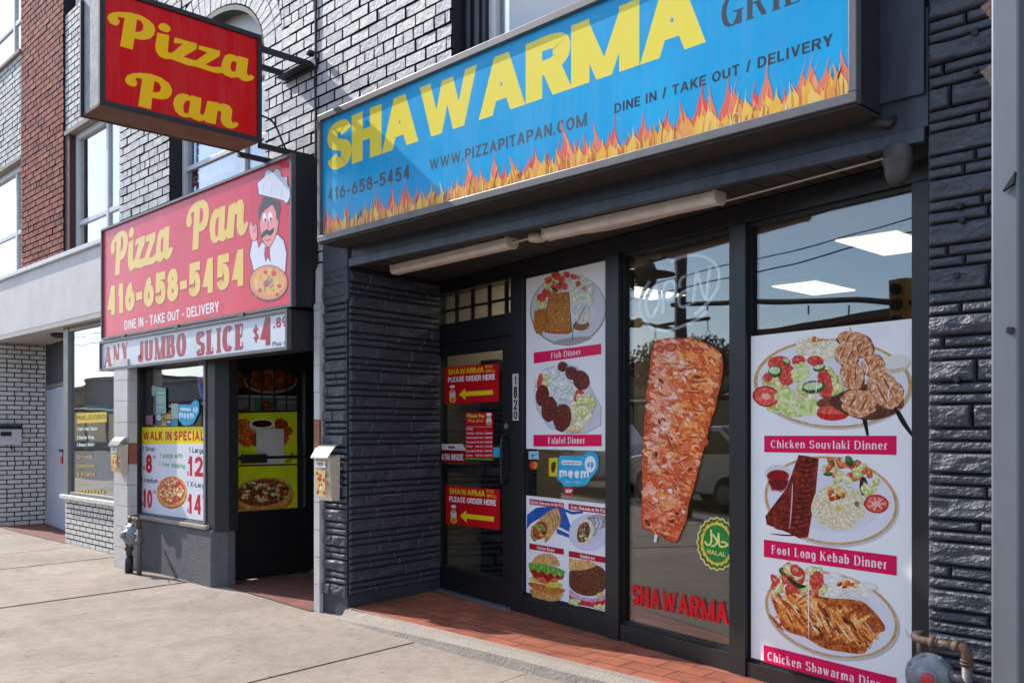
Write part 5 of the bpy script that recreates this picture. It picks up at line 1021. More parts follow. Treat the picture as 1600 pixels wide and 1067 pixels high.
# --- meat cone decal
P = Print(SHOP, (1000, 520, 3.232), lift=-.010); MEAT = ('d4602c', '9c2e14', 'f0a878')
CO = [(55,85),(70,50),(110,36),(170,30),(240,34),(310,48),(370,78),(400,110),(412,165),(400,260),(382,330),(376,375),(350,450),(330,530),(300,640),(278,730),(262,790),(240,860),(228,940),(208,985),(182,1048),(150,1050),(100,1020),(40,992),(4,970),(2,880),(8,760),(4,660),(12,560),(18,430),(30,350),(24,320),(40,230),(46,160)]
P.poly([(235,0),(256,0),(252,42),(238,42)], 'e8e0d8'); P.poly([(68,1015),(84,1020),(76,1058),(62,1055)], 'e8e0d8')
c0 = Vector((200, 540)); P.poly([tuple(c0 + (Vector(p) - c0) * 1.012) for p in CO], '8a3a24', smooth=True); P.poly(CO, 'cc5428', '98321a', 'e88c5c', 34, smooth=True)
def inside(x, y):
    r = False; j = len(CO) - 1
    for i in range(len(CO)):
        xi, yi = CO[i]; xj, yj = CO[j]
        if (yi > y) != (yj > y) and x < (xj - xi) * (y - yi) / (yj - yi) + xi: r = not r
        j = i
    return r
PALR = [('f07c34', 'd05020', 'fca868'), ('e46428', 'b84016', 'f49450'), ('fa9c4c', 'e0702c', 'ffc890'), ('da5a2a', 'a83a14', 'ec8450'), ('f8ae68', 'e48238', 'ffd8ac')]
PALL = [('f0a080', 'd87050', 'fcd4bc'), ('ea8a66', 'cc5c3c', 'f8c0a4'), ('f8c0a4', 'e89474', 'fff0e4'), ('e07c58', 'bc5034', 'f4b094')]
PALB = [('dc5a34', 'a83a1a', 'f49068'), ('e87850', 'c44e2c', 'fab490'), ('c84c28', '96300f', 'e47c54'), ('f4a07c', 'd8704a', 'fcdac4')]
def put_in(x, y, rx, ry): return all(inside(x + a * rx, y + b_ * ry) for a, b_ in ((-1, 0), (1, 0), (0, 1), (0, -1)))
def hue(x, y):
    f_ = (x - 20 + (y - 500) * .12) / 330 + rnd.gauss(0, .16); return rnd.choice(PALB if y > 600 + rnd.gauss(0, 90) and rnd.random() < .7 else PALR if f_ > .42 else PALL)
for n_, r0, r1, q0, gr in ((110, 40, 80, .6, 16), (260, 18, 44, .5, 26), (420, 8, 22, .42, 45)):
    c_ = 0
    while c_ < n_:
        x, y = rnd.uniform(0, 412), rnd.uniform(34, 1048); rx = rnd.uniform(r0, r1); ry = rx * rnd.uniform(q0 * .6, q0)
        if not put_in(x, y, rx * .9, ry * .9): r0 *= .998; r1 *= .9995; continue
        a, b_, c = hue(x, y); P.ell(x, y, rx, ry, a, b_ if rnd.random() < .4 else a, c, gr, rot=rnd.gauss(22, 30), n=11, jit=.25); c_ += 1
for i in range(60):                                                 # folds between the slices: dark below, pale lip above
    x, y = rnd.uniform(20, 390), rnd.uniform(110, 1020); w_ = rnd.uniform(14, 46); t = math.radians(rnd.gauss(18, 26)); e = (math.cos(t) * w_, math.sin(t) * w_)
    if inside(x - e[0], y - e[1]) and inside(x + e[0], y + e[1]) and inside(x, y + 12):
        P.line([(x - e[0], y - e[1]), (x + rnd.uniform(-5, 5), y + rnd.uniform(2, 9)), (x + e[0], y + e[1])], rnd.uniform(3, 6), rnd.choice(('a83e1c', '9c3414', 'b84e28')), taper=True)
        P.line([(x - e[0], y - e[1] - 5), (x, y - 3), (x + e[0], y + e[1] - 5)], rnd.uniform(2, 5), rnd.choice(('f4b888', 'f0a470', 'f6cca8', 'ec9060')), taper=True)
for i in range(60):
    x, y = rnd.triangular(20, 380, 90), rnd.uniform(130, 1000); r = rnd.uniform(6, 20)
    if put_in(x, y, r, r): P.ell(x, y, r, r * rnd.uniform(.35, .6), *(rnd.choice((('f4dccc', 'e8b498', 'fcf0e8'), ('f2d0bc', 'e0a484', 'faece0'), ('7c2814', '5a180a', '9c402a'), ('f6b468', 'e08c40', 'fcd4a0')))), 60, rot=rnd.gauss(28, 35), n=11, jit=.35)
for x, y, rx, ry in ((150, 72, 34, 22), (225, 66, 34, 20), (290, 88, 30, 16), (95, 80, 22, 18)): P.ell(x, y, rx, ry, 'c04a28', 'a03018', 'd8704c', 40, jit=.05); P.ell(x, y + 2, rx * .7, ry * .6, 'd86a40', 'b84a28', 'ec9468', 50)
o = P.build('decal', M_print); tag(o, 'large cut-out picture of an orange meat cone stuck to the middle window', 'decal')
# --- halal seal
P = Print(SHOP, (1060, 780, 8.89), lift=-.010); cx_, cy_ = 517, 617
def seal(rx, ry, ink, amp=0, n=20, d=None, li=None):
    P.poly([(cx_ + (rx + amp * math.cos(n * t)) * math.cos(t), cy_ + (ry + amp * 1.3 * math.cos(n * t)) * math.sin(t) + (math.cos(t) * 22)) for t in [2 * math.pi * i / 160 for i in range(160)]], ink, d, li, 14)
seal(276, 368, 'e8dc9c', 9); seal(258, 345, '4c7c1e', 9, d='3a6414', li='6a9a30'); seal(226, 302, 'ecc850', 8, d='d89a34', li='f6ec80'); seal(190, 262, '2c8a44', 0, d='1f7838', li='3aa046')
for pts in ([(435, 420), (440, 560), (425, 620), (380, 630), (352, 580)], [(455, 480), (500, 545), (535, 620)], [(540, 465), (528, 560), (490, 635), (440, 648)], [(545, 500), (548, 610), (570, 655), (640, 650), (672, 628)], [(672, 628), (620, 595), (575, 590)]): P.line(pts, 26, 'f0e884')
P.text('HALAL', (383, 750), (638, 802), (386, 690), 'ecd868', wx=.2, wy=.17, gap=.08); o = P.build('decal', M_print); tag(o, 'round green and gold scalloped halal seal low on the middle window', 'decal')
# --- red letters
P = Print(SHOP, (970, 640, 2.963), lift=-.010); P.text('SHAWARMA', (44, 900), (491, 998), (44, 808), 'e01020', wx=.15, wy=.12, gap=.06); o = P.build('lettering', M_print); tag(o, 'red capital lettering stuck along the bottom of the middle window', 'lettering')
# --- neon OPEN sign, switched off
NEO = SHOP.off(-.10); NP = lambda x, y: NEO.at(970 + x / 5.926, 380 + y / 5.926)
T = thing('neon_sign', 'unlit oval neon open sign hanging behind the middle window', 'neon sign', NP(560, 700))
mb = MB(); mb.tube(crom([NP(*p) for p in [(470,165),(560,130),(650,112),(740,115),(830,150),(890,210),(918,290),(910,380),(870,470),(800,560),(690,660)]], 6), .0115, 8)
mb.tube(crom([NP(*p) for p in [(795,635),(720,700),(620,750),(480,800),(380,810),(290,780),(220,710),(180,620),(180,540),(210,450),(270,350)]], 6), .0115, 8); mb.build('outer_tube', M_neon, T, smooth=True)
mb = MB()
for pts in ([(275,690),(240,620),(235,540),(260,460),(310,410),(350,430),(362,500),(350,580),(320,650),(280,690)], [(390,655),(395,560),(405,420),(430,360),(480,350),(510,400),(500,480),(460,520),(425,525)], [(600,300),(555,340),(548,415)], [(635,430),(570,460),(540,520),(550,580),(590,590),(645,565)], [(672,560),(690,400),(705,265),(730,330),(785,520),(810,400),(828,205)]): mb.tube(crom([NP(*p) for p in pts], 6), .0105, 8)
mb.build('letter_tube', M_neon, T, smooth=True)
mb = MB(); mb.tube([NP(575, 300), NP(630, 245)], .012, 8); mb.tube([NP(540, 330), NP(540, -60)], .003, 5); mb.tube([NP(760, 130), NP(760, -100)], .003, 5); mb.tube([NP(300, 420), NP(560, 440), NP(800, 440)], .004, 5); mb.build('hanger', M_blackpaint, T)
# --- delivery decals
def delivery(P, o, t1, t2, pill, up):
    P.poly(o, '38b0de', '2ca4d4', '44b8e4', 8, smooth=True)
    P.poly(pill, 'e8eef2')
def stick(P, label, cat='sticker', name='sticker', grp=None): o = P.build(name, M_print); return tag(o, label, cat, grp)
P = Print(SHOP, (810, 680, 3.556), lift=-.010)
delivery(P, [(218,130),(225,114),(240,112),(340,114),(360,105),(375,92),(400,88),(425,100),(438,128),(436,180),(418,214),(396,236),(382,262),(360,280),(320,284),(255,284),(240,276),(230,260),(214,248),(208,225)], 0, 0, [(234,137),(342,142),(347,150),(346,162),(338,167),(236,162),(232,152)], 0)
P.ell(393, 160, 31, 46, 'eef2f6'); P.text('up', (376, 178), (412, 178), (376, 140), '38b0de', wx=.2, wy=.2, gap=.2); P.text('meem', (222, 233), (384, 240), (222, 180), 'f4f6fa', wx=.19, wy=.19, gap=.14); P.text('WE DELIVER WITH', (240, 157), (340, 160), (240, 147), '7a8a9a', wx=.2, wy=.2); P.text('DELIVERY', (252, 262), (352, 268), (252, 251), 'd4eaf6', wx=.14, wy=.14, gap=.5)
stick(P, 'large blue cloud shaped delivery sticker between the fish poster and the burger poster', 'sticker')
P = Print(SHOP, (810, 680, 3.556), lift=-.0095); P.poly([(163,126),(213,123),(208,230),(163,226)], 'e0c020'); P.poly([(178,158),(198,146),(202,170),(192,204),(178,200)], '4a3a18', smooth=True); P.text('10 OFF', (170, 215), (202, 216), (170, 208), '5a4a18', wx=.2) if False else None; stick(P, 'small yellow card sticker tucked beside the large blue delivery sticker')
P = Print(SHOP, (810, 680, 3.556), lift=-.010); P.poly([(50,88),(106,88),(107,134),(50,133)], 'a8c4dc'); P.poly([(66,104),(80,104),(80,116),(73,122),(66,116)], '3c7ab0'); P.line([(86, 106), (100, 107)], 5, '5a8cba', smooth=False); P.line([(62, 127), (98, 127)], 3, '7a9cc0', smooth=False); stick(P, 'pale blue card sticker at the top left below the fish poster')
P = Print(SHOP, (810, 680, 3.556), lift=-.010); P.ell(70, 165, 15, 23, 'c03428'); P.ell(85, 166, 14, 22, 'd88a34'); P.ell(78, 165, 5, 16, 'd05a2c'); stick(P, 'two overlapping red and orange circles sticker on the glass beside the door')
P = Print(SHOP, (810, 680, 3.556), lift=-.0095); P.poly([(248,292),(254,286),(297,288),(298,326),(290,333),(248,330)], 'c01c2c'); P.text('SKIP', (253, 318), (291, 320), (253, 298), 'f4e8ea', wx=.24, wy=.2, gap=.06, slant=.15); stick(P, 'small red sticker under the large blue delivery sticker')
# --- door stickers
def order_sign(quad, label):
    P = Print(SHOP, (670, 500, 3.047), lift=-.004); tl, tr, br, bl = [Vector(p) for p in quad]
    T_ = lambda a, b_: tuple((tl * (1 - a) + tr * a) * (1 - b_) + (bl * (1 - a) + br * a) * b_)
    P.sheet([T_(0, 0), T_(1, 0), T_(1, 1), T_(0, 1)], 'c8121c', dark='c0101a', light='cc1620', grain=6, thick=.001)
    P.text('SHAWARMA', T_(.07, .21), T_(.73, .21), T_(.07, .06), 'f2d820', wx=.19, wy=.17, gap=.08); P.text('PITA', T_(.76, .105), T_(.89, .105), T_(.76, .03), 'f2d820', wx=.15, gap=.12); P.text('GRILL', T_(.76, .215), T_(.94, .215), T_(.76, .14), 'f2d820', wx=.15, gap=.12)
    P.text('PLEASE ORDER HERE', T_(.065, .415), T_(.93, .415), T_(.065, .275), 'f4eef0', wx=.19, wy=.17, gap=.08)
    P.poly([T_(.26, .755), T_(.385, .60), T_(.38, .69), T_(.89, .69), T_(.89, .81), T_(.38, .81), T_(.39, .915)], 'f2d81c')
    x, y = .145, .70
    def E(dx, dy, rx, ry, ink): P.poly([T_(x + dx + rx * math.cos(i * .449), y + dy + ry * math.sin(i * .449)) for i in range(14)], ink)
    E(0, .05, .055, .14, 'e4e0da'); E(.0, .185, .065, .085, 'e8c83c'); E(0, .19, .04, .05, 'd8882c'); E(0, -.055, .035, .06, 'e0a488'); E(0, -.03, .022, .014, '3a2c2a'); E(0, -.115, .04, .025, '4a3c38'); E(0, -.165, .05, .045, 'eeeae2'); E(-.05, .02, .014, .05, 'e0a488')
    stick(P, label, 'sign', 'sticker')
order_sign([(72, 225), (330, 207), (332, 387), (75, 401)], 'red order here sign with a yellow arrow, the upper one on the glass door')
order_sign([(78, 786), (335, 806), (337, 998), (80, 968)], 'red order here sign with a yellow arrow, the lower one on the glass door')
P = Print(SHOP, (670, 500, 3.047), lift=-.004); P.sheet([(173, 440), (301, 440), (304, 668), (173, 663)], 'c41822', thick=.001)
for W_, bx in ((PIZZA, ((178, 464), (228, 444))), (PAN, ((232, 464), (264, 446)))):
    a, c = P.w(*bx[0]), P.w(*bx[1]); word(P, W_, (a[0], a[1], c[0], c[1]), 'ecd060', 'c41822')
P.text('Pita Grill', (183, 487), (256, 487), (183, 472), 'ecd060', wx=.14, slant=.2); P.ell(284, 482, 13, 20, 'e8e4e0'); P.ell(284, 462, 10, 8, 'e0a890'); P.ell(284, 449, 13, 8, 'f0ece8'); P.ell(286, 492, 12, 10, 'e0a038')
for i, (d, h) in enumerate((('Monday', 'Closed'), ('Tuesday', '11:00 AM - 10:00 PM'), ('Wednesday', '11:00 AM - 10:00 PM'), ('Thursday', '11:00 AM - 10:00 PM'), ('Friday', '11:00 AM - 11:00 PM'), ('Saturday', '11:00 AM - 11:00 PM'), ('Sunday', '11:00 AM - 10:00 PM'))):
    y = 522 + i * 21; P.text(d, (177, y), (177 + 5.2 * len(d), y), (177, y - 9), 'f0e0e2', wx=.18)
    if i: P.text(h, (221, y), (300, y), (221, y - 9), 'f0e0e2', wx=.18)
P.line([(176, 508), (300, 508)], 2, 'e8c8cc', smooth=False); P.poly([(173, 655), (304, 660), (304, 668), (173, 663)], '5a9a34'); stick(P, 'red opening hours sheet with rows of small white text on the door', 'sign', 'notice')
P = Print(SHOP, (670, 500, 3.047), lift=-.0035); P.poly([(48, 588), (158, 590), (172, 612), (172, 622), (48, 618)], 'd8d4da'); P.poly([(92, 600), (122, 601), (122, 611), (92, 610)], 'a03844'); P.poly([(48, 616), (173, 621), (172, 682), (48, 679)], '9c1c26'); P.poly([(52, 620), (169, 625), (168, 677), (52, 674)], '7c141e'); P.text('ATM INSIDE', (58, 665), (163, 668), (58, 636), 'eee4e6', wx=.16, wy=.14, gap=.1); stick(P, 'dark red cash machine sticker at the left edge of the door glass')
P = Print(SHOP, (670, 500, 3.047), lift=-.004); P.poly([(305, 606), (366, 604), (368, 653), (305, 653)], '3aa8cc'); P.poly([(342, 614), (360, 613), (361, 645), (342, 645)], '8ccce0'); P.line([(347, 622), (356, 622), (350, 640)], 3, '2a7c9c', smooth=False); stick(P, 'blue square sticker at the right edge of the door glass near the hours sheet')
P = Print(SHOP.off(.03), (670, 500, 3.047)); P.sheet([(400, 256), (427, 254), (428, 478), (401, 478)], 'c8c4bc')
for ch, y0, y1 in (('1', 268, 306), ('8', 316, 372), ('2', 380, 426), ('0', 432, 472)): P.text(ch, (405 if ch != '1' else 410, y1), (423 if ch != '1' else 420, y1), (405 if ch != '1' else 410, y0), '1c1a1a', wx=.16, wy=.12)
stick(P, 'vertical pale house number strip reading 1820 on the post beside the door', 'house number', 'house_number')

# --- pizza shop window
P = Print(Plane((0, 3.878, 0), (1, 0, 0)), (210, 560, 3.555)); P.sheet([(34, 382), (393, 379), (391, 901), (30, 853)], 'dcdee8', dark='d8dae6', light='e0e2ea', grain=3); P.poly([(35, 382), (393, 379), (392, 472), (34, 474)], 'ecd418')
def tx(t, a, c, top, ink, wx=.19, gap=.1, sl=0): P.text(t, a, c, top, ink, wx=wx, wy=wx * .9, gap=gap, slant=sl)
tx('WALK IN SPECIAL', (50, 452), (390, 457), (50, 403), 'b8242c', .22); N_ = '2a2c58'; R_ = 'c41c2c'; G_ = '38a048'
tx('1 Small', (48, 510), (117, 517), (48, 486), N_); tx('8', (65, 635), (100, 637), (65, 532), R_, .2); tx('$', (50, 618), (62, 619), (50, 596), R_); tx('49', (103, 556), (121, 557), (103, 538), R_, .15); tx('1 Large', (305, 521), (388, 528), (305, 492), N_)
tx('12', (298, 650), (383, 658), (298, 541), R_, .19); tx('$', (294, 650), (305, 651), (294, 624), R_); tx('9', (383, 560), (390, 561), (383, 540), R_, .14); tx('1 Medium', (41, 685), (132, 693), (41, 660), N_); tx('10', (50, 825), (101, 832), (50, 724), R_, .17); tx('$', (43, 815), (54, 816), (43, 794), R_)
tx('99', (103, 750), (122, 752), (103, 730), R_, .15); tx('1 X-Larg', (294, 708), (390, 720), (294, 681), N_); tx('14', (297, 860), (377, 867), (297, 752), R_, .18); tx('$', (294, 855), (305, 856), (294, 832), R_); tx('9', (378, 778), (388, 780), (378, 755), R_, .14)
tx('1 pizza with', (145, 552), (268, 553), (145, 526), G_, .16, .12, .12); tx('1 free topping', (138, 595), (282, 610), (138, 570), G_, .16, .12, .12)
P.ell(210, 752, 84, 82, 'a8642c', '8a4a1c', 'c88848', 30, rot=10); P.ell(209, 738, 83, 86, 'dca050', 'c07c34', 'ecc080', 30, rot=10, jit=.02); P.ell(209, 735, 74, 76, 'd86a3c', 'b8402c', 'e8a868', 40, jit=.03)
food(P, 209, 735, 62, 64, [('e8b878', 'd89050', 'f6dcb0'), ('c83c2c', 'a0281c', 'd86450'), ('f0d0a0', 'e0a868', 'f8e8c8'), ('d85c38', 'b03c22', 'e88858')], 110, 5, 13, 60); poster('poster', 'white walk in special poster with red prices and a round pizza in the shop window', 'poster', P)
P = Print(Plane((0, 3.877, 0), (1, 0, 0)), (210, 560, 3.555)); delivery(P, [(247,268),(256,256),(312,256),(322,246),(332,234),(348,232),(360,250),(360,298),(348,322),(338,345),(320,366),(275,370),(260,355),(248,338)], 0, 0, [(256,272),(314,276),(315,292),(257,288)], 0)
P.text('meem', (250, 332), (332, 336), (250, 292), 'eef4f8', wx=.19, gap=.14); P.text('up', (327, 298), (353, 298), (327, 262), 'eef4f8', wx=.18, gap=.2); stick(P, 'small blue cloud shaped delivery sticker above the walk in special poster')
PL = Plane((0, 3.876, 0), (1, 0, 0))
def small(q, ink, label, lines=(), z=0.003):
    P = Print(PL, (210, 560, 3.555), lift=z); P.poly(q, ink)
    for a, b_, w_, k in lines: P.line([a, b_], w_, k, smooth=False)
    stick(P, label)
small([(122, 155), (176, 165), (178, 303), (122, 308)], '7ea89a', 'tall pale green paper notice high on the pizza shop window', [((130, 190), (170, 192), 8, 'b8d4c8'), ((128, 215), (168, 216), 3, 'dce8e0'), ((128, 228), (168, 229), 3, 'dce8e0'), ((128, 241), (168, 242), 3, 'dce8e0'), ((130, 272), (168, 272), 12, '9ab0a8')])
small([(98, 150), (121, 152), (121, 205), (98, 207)], '8aa09c', 'narrow grey green slip beside the tall pale green paper notice'); small([(207, 250), (245, 250), (245, 334), (207, 336)], '9cb8a8', 'pale green slip left of the small blue delivery sticker', z=.0025)
small([(153, 316), (180, 314), (180, 374), (153, 375)], 'a88434', 'small brown and yellow card sticker just above the walk in special poster', [((160, 330), (174, 345), 10, '4a3018'), ((160, 366), (174, 366), 4, 'd8c878')]); small([(181, 310), (205, 309), (205, 337), (181, 338)], 'c09c48', 'tiny ochre sticker above the blue and white card sticker'); small([(181, 342), (205, 340), (205, 372), (181, 373)], '3c5c9c', 'tiny blue and white card sticker above the walk in special poster', [((184, 352), (202, 352), 8, 'dce0ea')])
small([(207, 338), (244, 337), (244, 375), (207, 376)], '2c8c9c', 'teal square sticker under the pale green slip'); small([(65, 318), (103, 314), (104, 366), (65, 367)], '8c6078', 'pinkish sticker at the left of the row above the walk in special poster'); small([(126, 318), (136, 312), (147, 316), (152, 328), (147, 341), (134, 344), (125, 336)], 'a8c8e0', 'small round pale blue sticker under the tall pale green notice', [((131, 328), (147, 328), 5, '3c78b0')])
T = thing('neon_sign', 'round blue and red neon sign at the top right of the pizza shop window', 'neon sign', (-8.2, 4.0, 1.8)); mb = MB(); mm = MB(); c = Vector((-8.18, 4.01, 1.88))
for mbx, r, a0, a1 in ((mb, .19, 40, 330), (mb, .165, 60, 300), (mm, .13, 0, 200), (mm, .09, 150, 380)): mbx.tube([c + Vector((r * math.cos(math.radians(a0 + (a1 - a0) * i / 20)), 0, r * 1.15 * math.sin(math.radians(a0 + (a1 - a0) * i / 20)))) for i in range(21)], .007, 6)
mb.build('outer_tube', mat('blue_neon_tube', (.12, .16, .7), .2, emit=.25), T, smooth=True); mm.build('letter_tube', mat('red_neon_tube', (.5, .06, .08), .2, emit=.2), T, smooth=True)

# --- pizza shop door posters
DP = Plane((XD - .020, 4.0, 0), (0, 1, 0)); YG = ('c8d41c', 'bcca18', 'd4dc28')
P = Print(DP, (210, 560, 3.555)); P.sheet([(548, 304), (902, 296), (903, 583), (547, 592)], YG[0], dark=YG[1], light=YG[2], grain=3)
WG = [('a8481c', '6c240c', 'd07838'), ('b85624', '7c3010', 'dc8848'), ('8c3814', '581c08', 'b4602c')]
for x, y, rx, ry, r in ((600, 372, 46, 36, -30), (580, 412, 36, 30, 10), (640, 430, 60, 44, 20), (815, 368, 40, 34, 30), (850, 404, 30, 24, -10), (700, 450, 70, 40, 0), (810, 440, 50, 40, 20), (612, 458, 46, 30, 30)): a, b_, c = rnd.choice(WG); P.ell(x, y, rx, ry, a, b_, c, 35, rot=r, jit=.08)
P.ell(708, 372, 72, 36, 'b8a890'); P.ell(708, 362, 70, 28, 'd4c8b4'); P.ell(708, 362, 56, 20, '34180c', '241008', '44241a', 20)
for i in range(22): x = rnd.uniform(565, 680); P.ell(x, 572 - abs(x - 625) * .1 + rnd.uniform(-14, 12), rnd.uniform(14, 24), 4, rnd.choice(('d8a038', 'c88c28', 'e4b458')), rot=rnd.uniform(-40, 40), n=8)
P.line([(835, 575), (865, 560), (878, 515)], 22, 'b8802c', taper=True); poster('poster', 'yellow green poster of chicken wings round a dip bowl on the pizza shop door', 'poster', P)
P = Print(DP, (210, 560, 3.555)); P.sheet([(547, 600), (903, 592), (905, 882), (545, 892)], YG[0], dark=YG[1], light=YG[2], grain=3)
P.ell(716, 768, 170, 102, 'b8782c', '94581c', 'd09c50', 20, rot=-6, n=40); P.ell(714, 752, 168, 92, 'c89048', 'a86c2c', 'dcb070', 20, rot=-6, n=40); P.ell(712, 744, 146, 74, '7c3c1c', '5c2810', 'a8683c', 30, rot=-6, n=36)
food(P, 712, 742, 128, 60, [('4a5a24', '303c14', '6c7c3c'), ('c8a870', 'a08048', 'e0cca0'), ('8c2c1c', '64180e', 'b04c34'), ('3c3418', '28220c', '544c2c'), ('d0b888', 'b09460', 'e4d4b0')], 150, 6, 17, 60, rot=-10); poster('poster', 'yellow green poster of a whole vegetable pizza on the pizza shop door', 'poster', P)
P = Print(DP.off(.012), (210, 560, 3.555)); P.sheet([(676, 393), (829, 390), (831, 583), (680, 585)], 'c4c2bc', dark='c0beb8', light='c8c6c0', grain=4); o = P.build('paper', M_print); tag(o, 'blank white sheet of paper taped over the wings poster on the pizza shop door', 'paper')
P = Print(DP.off(-.06), (210, 560, 3.555)); P.sheet([(548, 60), (902, 62), (902, 292), (548, 300)], '2c1c14')
P.ell(755, 130, 148, 66, 'b8a890'); P.ell(755, 122, 140, 58, '5a2410', '3c1408', '84401c', 30); food(P, 755, 118, 120, 46, WG, 46, 14, 34, 40); P.ell(575, 120, 36, 50, '8c4420', '5c2810', 'b0602c', 30); P.poly([(552, 203), (900, 208), (900, 222), (552, 217)], 'c8c4bc')
P.poly([(552, 225), (670, 222), (670, 292), (552, 298)], '98948c'); P.poly([(673, 222), (785, 222), (785, 292), (673, 292)], '5c8c84'); P.poly([(790, 224), (900, 226), (900, 290), (790, 290)], '8c9494'); food(P, 730, 262, 36, 26, WG, 16, 8, 18, 40); food(P, 600, 286, 34, 10, WG, 8, 8, 14, 40); P.line([(800, 245), (890, 247)], 10, 'c8b8b0', smooth=False); poster('poster', 'dark food poster behind the bars at the top of the pizza shop door', 'poster', P)
# --- for lease sign, corner shop lettering
P = Print(Plane((0, YF + .20, 0), (1, 0, 0)), (0, 0, 3.194)); P.sheet([(930, 868), (1180, 775), (1180, 855), (930, 948)], 'c83c54'); P.text('FOR LEASE', (945, 930), (1168, 848), (945, 893), 'f2e4e8', wx=.18, wy=.16, gap=.1); o = P.build('lease_sign', M_print); tag(o, 'pink red for lease board behind the upstairs window above the red wall sign', 'sign')
PS = Plane((0, 4.058, 0), (1, 0, 0)); P = Print(PS, (0, 500, 2.964)); P.poly([(357, 433), (495, 425), (495, 472), (357, 478)], 'd8b830'); P.text('PRIME LOCATION FO', (359, 464), (493, 458), (359, 443), '3a3420', wx=.17, gap=.1)
for i, (t, y, ink, w_) in enumerate((('1 Hair Nail Salon', 512, 'e0ecee', 95), ('2 Barber Shop', 552, 'e0ecee', 80), ('3 Beauty Salon', 585, 'e0ecee', 80), ('Office', 642, 'd8b050', 70), ('Consulting', 682, 'd8b050', 78), ('2 Floors', 722, 'd8b050', 84), ('416-555-0', 806, 'd0b040', 130))):
    if i < 6: P.text(t, (357, y), (357 + w_, y - 2), (357, y - 16), ink, wx=.18, gap=.14)
for i in range(9): P.ell(360 + i * 15, 796 + rnd.uniform(-3, 3), 6, 8, 'c8a838', n=10)
o = P.build('lettering', M_print); tag(o, 'yellow banner and rows of small lettering on the corner shop window', 'lettering')

# ================================================================== SMALL OBJECTS
def flyer_box(p, ax, w, h, d, tilt, label):
    T = thing('flyer_box', label, 'flyer box', p, 'flyer boxes on the tiled pillars'); p, ax = Vector(p), Vector(ax); n = Vector((ax.y, -ax.x, 0)); up = (Vector((0, 0, 1)) + ax * tilt).normalized()
    mb = MB(); c = lambda a, b_, k: p + ax * a + n * b_ + up * k
    lo = [c(-w * .40, .006, 0), c(w * .40, .006, 0), c(w * .40, d * .72, 0), c(-w * .40, d * .72, 0)]; hi = [c(-w * .5, .006, h), c(w * .5, .006, h), c(w * .5, d, h * .93), c(-w * .5, d, h * .93)]
    mb.face(lo[::-1])
    for i in range(4): j = (i + 1) % 4; mb.face([lo[i], lo[j], hi[j], hi[i]])
    b = mb.build('body', M_plastic, T)
    mb = MB(); A = []
    for i in range(9): t = i / 8; A.append((d * 1.18 * t, h * (1.0 - .10 * t) + .07 * math.sin(math.pi * (.35 + .62 * t))))
    for (a, k), (a2, k2) in zip(A, A[1:]): mb.face([c(-w * .54, .004 + a, k), c(w * .54, .004 + a, k), c(w * .54, .004 + a2, k2), c(-w * .54, .004 + a2, k2)]); mb.face([c(-w * .54, .004 + a, k + .008), c(-w * .54, .004 + a2, k2 + .008), c(w * .54, .004 + a2, k2 + .008), c(w * .54, .004 + a, k + .008)])
    mb.build('lid', M_lid, T, smooth=True)
    P = Print(Plane(c(0, d + .004, 0), ax)); q = lambda a, k: (a * w + tilt * k * h, p.z + k * h)
    P.raw([q(-.36, .72), q(.30, .72), q(.32, .86), q(-.38, .86)], 'd8d4cc'); P.text('YEP', q(-.24, .75), q(.14, .75), q(-.24, .83), '4a4640', wx=.16, local=True)
    P.raw([q(-.30, .10), q(.20, .08), q(.28, .66), q(-.36, .66)], 'd8b878', 'c89858', 'e8d4a8', 40)
    for i in range(14): x, k = rnd.uniform(-.26, .2), rnd.uniform(.12, .62); P.raw([q(x + .09 * math.cos(t) * rnd.uniform(.5, 1), k + .05 * math.sin(t) * rnd.uniform(.5, 1)) for t in [j * .785 for j in range(8)]], rnd.choice(('c8642c', 'e8e0d4', 'b83c24', 'd8a048', '5c4c3c')))
    P.build('flyers', M_print, T)
flyer_box((-5.90, 3.895, .87), (1, 0, 0), .21, .34, .10, -.04, 'clear plastic flyer box on the edge of the stone pier and narrow tiled pillar'); flyer_box((-9.36, 3.708, .96), (1, 0, 0), .24, .29, .09, 0, 'faded flyer box with a white lid on the wide tiled pillar by the gas pipe')
# letter box on the cream wall
T = thing('letter_box', 'white metal letter box with a black top on the cream brick alcove wall', 'letter box', (-14.65, 4.2, 1.15)); mb = MB(); mb.box(-14.655, -14.56, 3.95, 4.30, 1.17, 1.40); mb.build('body', M_whitevinyl, T, bevel=.008); mb = MB(); mb.box(-14.66, -14.545, 3.95, 4.29, 1.402, 1.46); mb.build('lid', M_blackpaint, T); mb = MB(); mb.box(-14.556, -14.545, 4.02, 4.16, 1.30, 1.36); mb.build('slot', M_blackpaint, T); mb = MB(); mb.tube([(-14.56, 4.16, 1.17), (-14.56, 4.17, 1.10)], .012, 6); mb.build('latch', M_blackpaint, T)
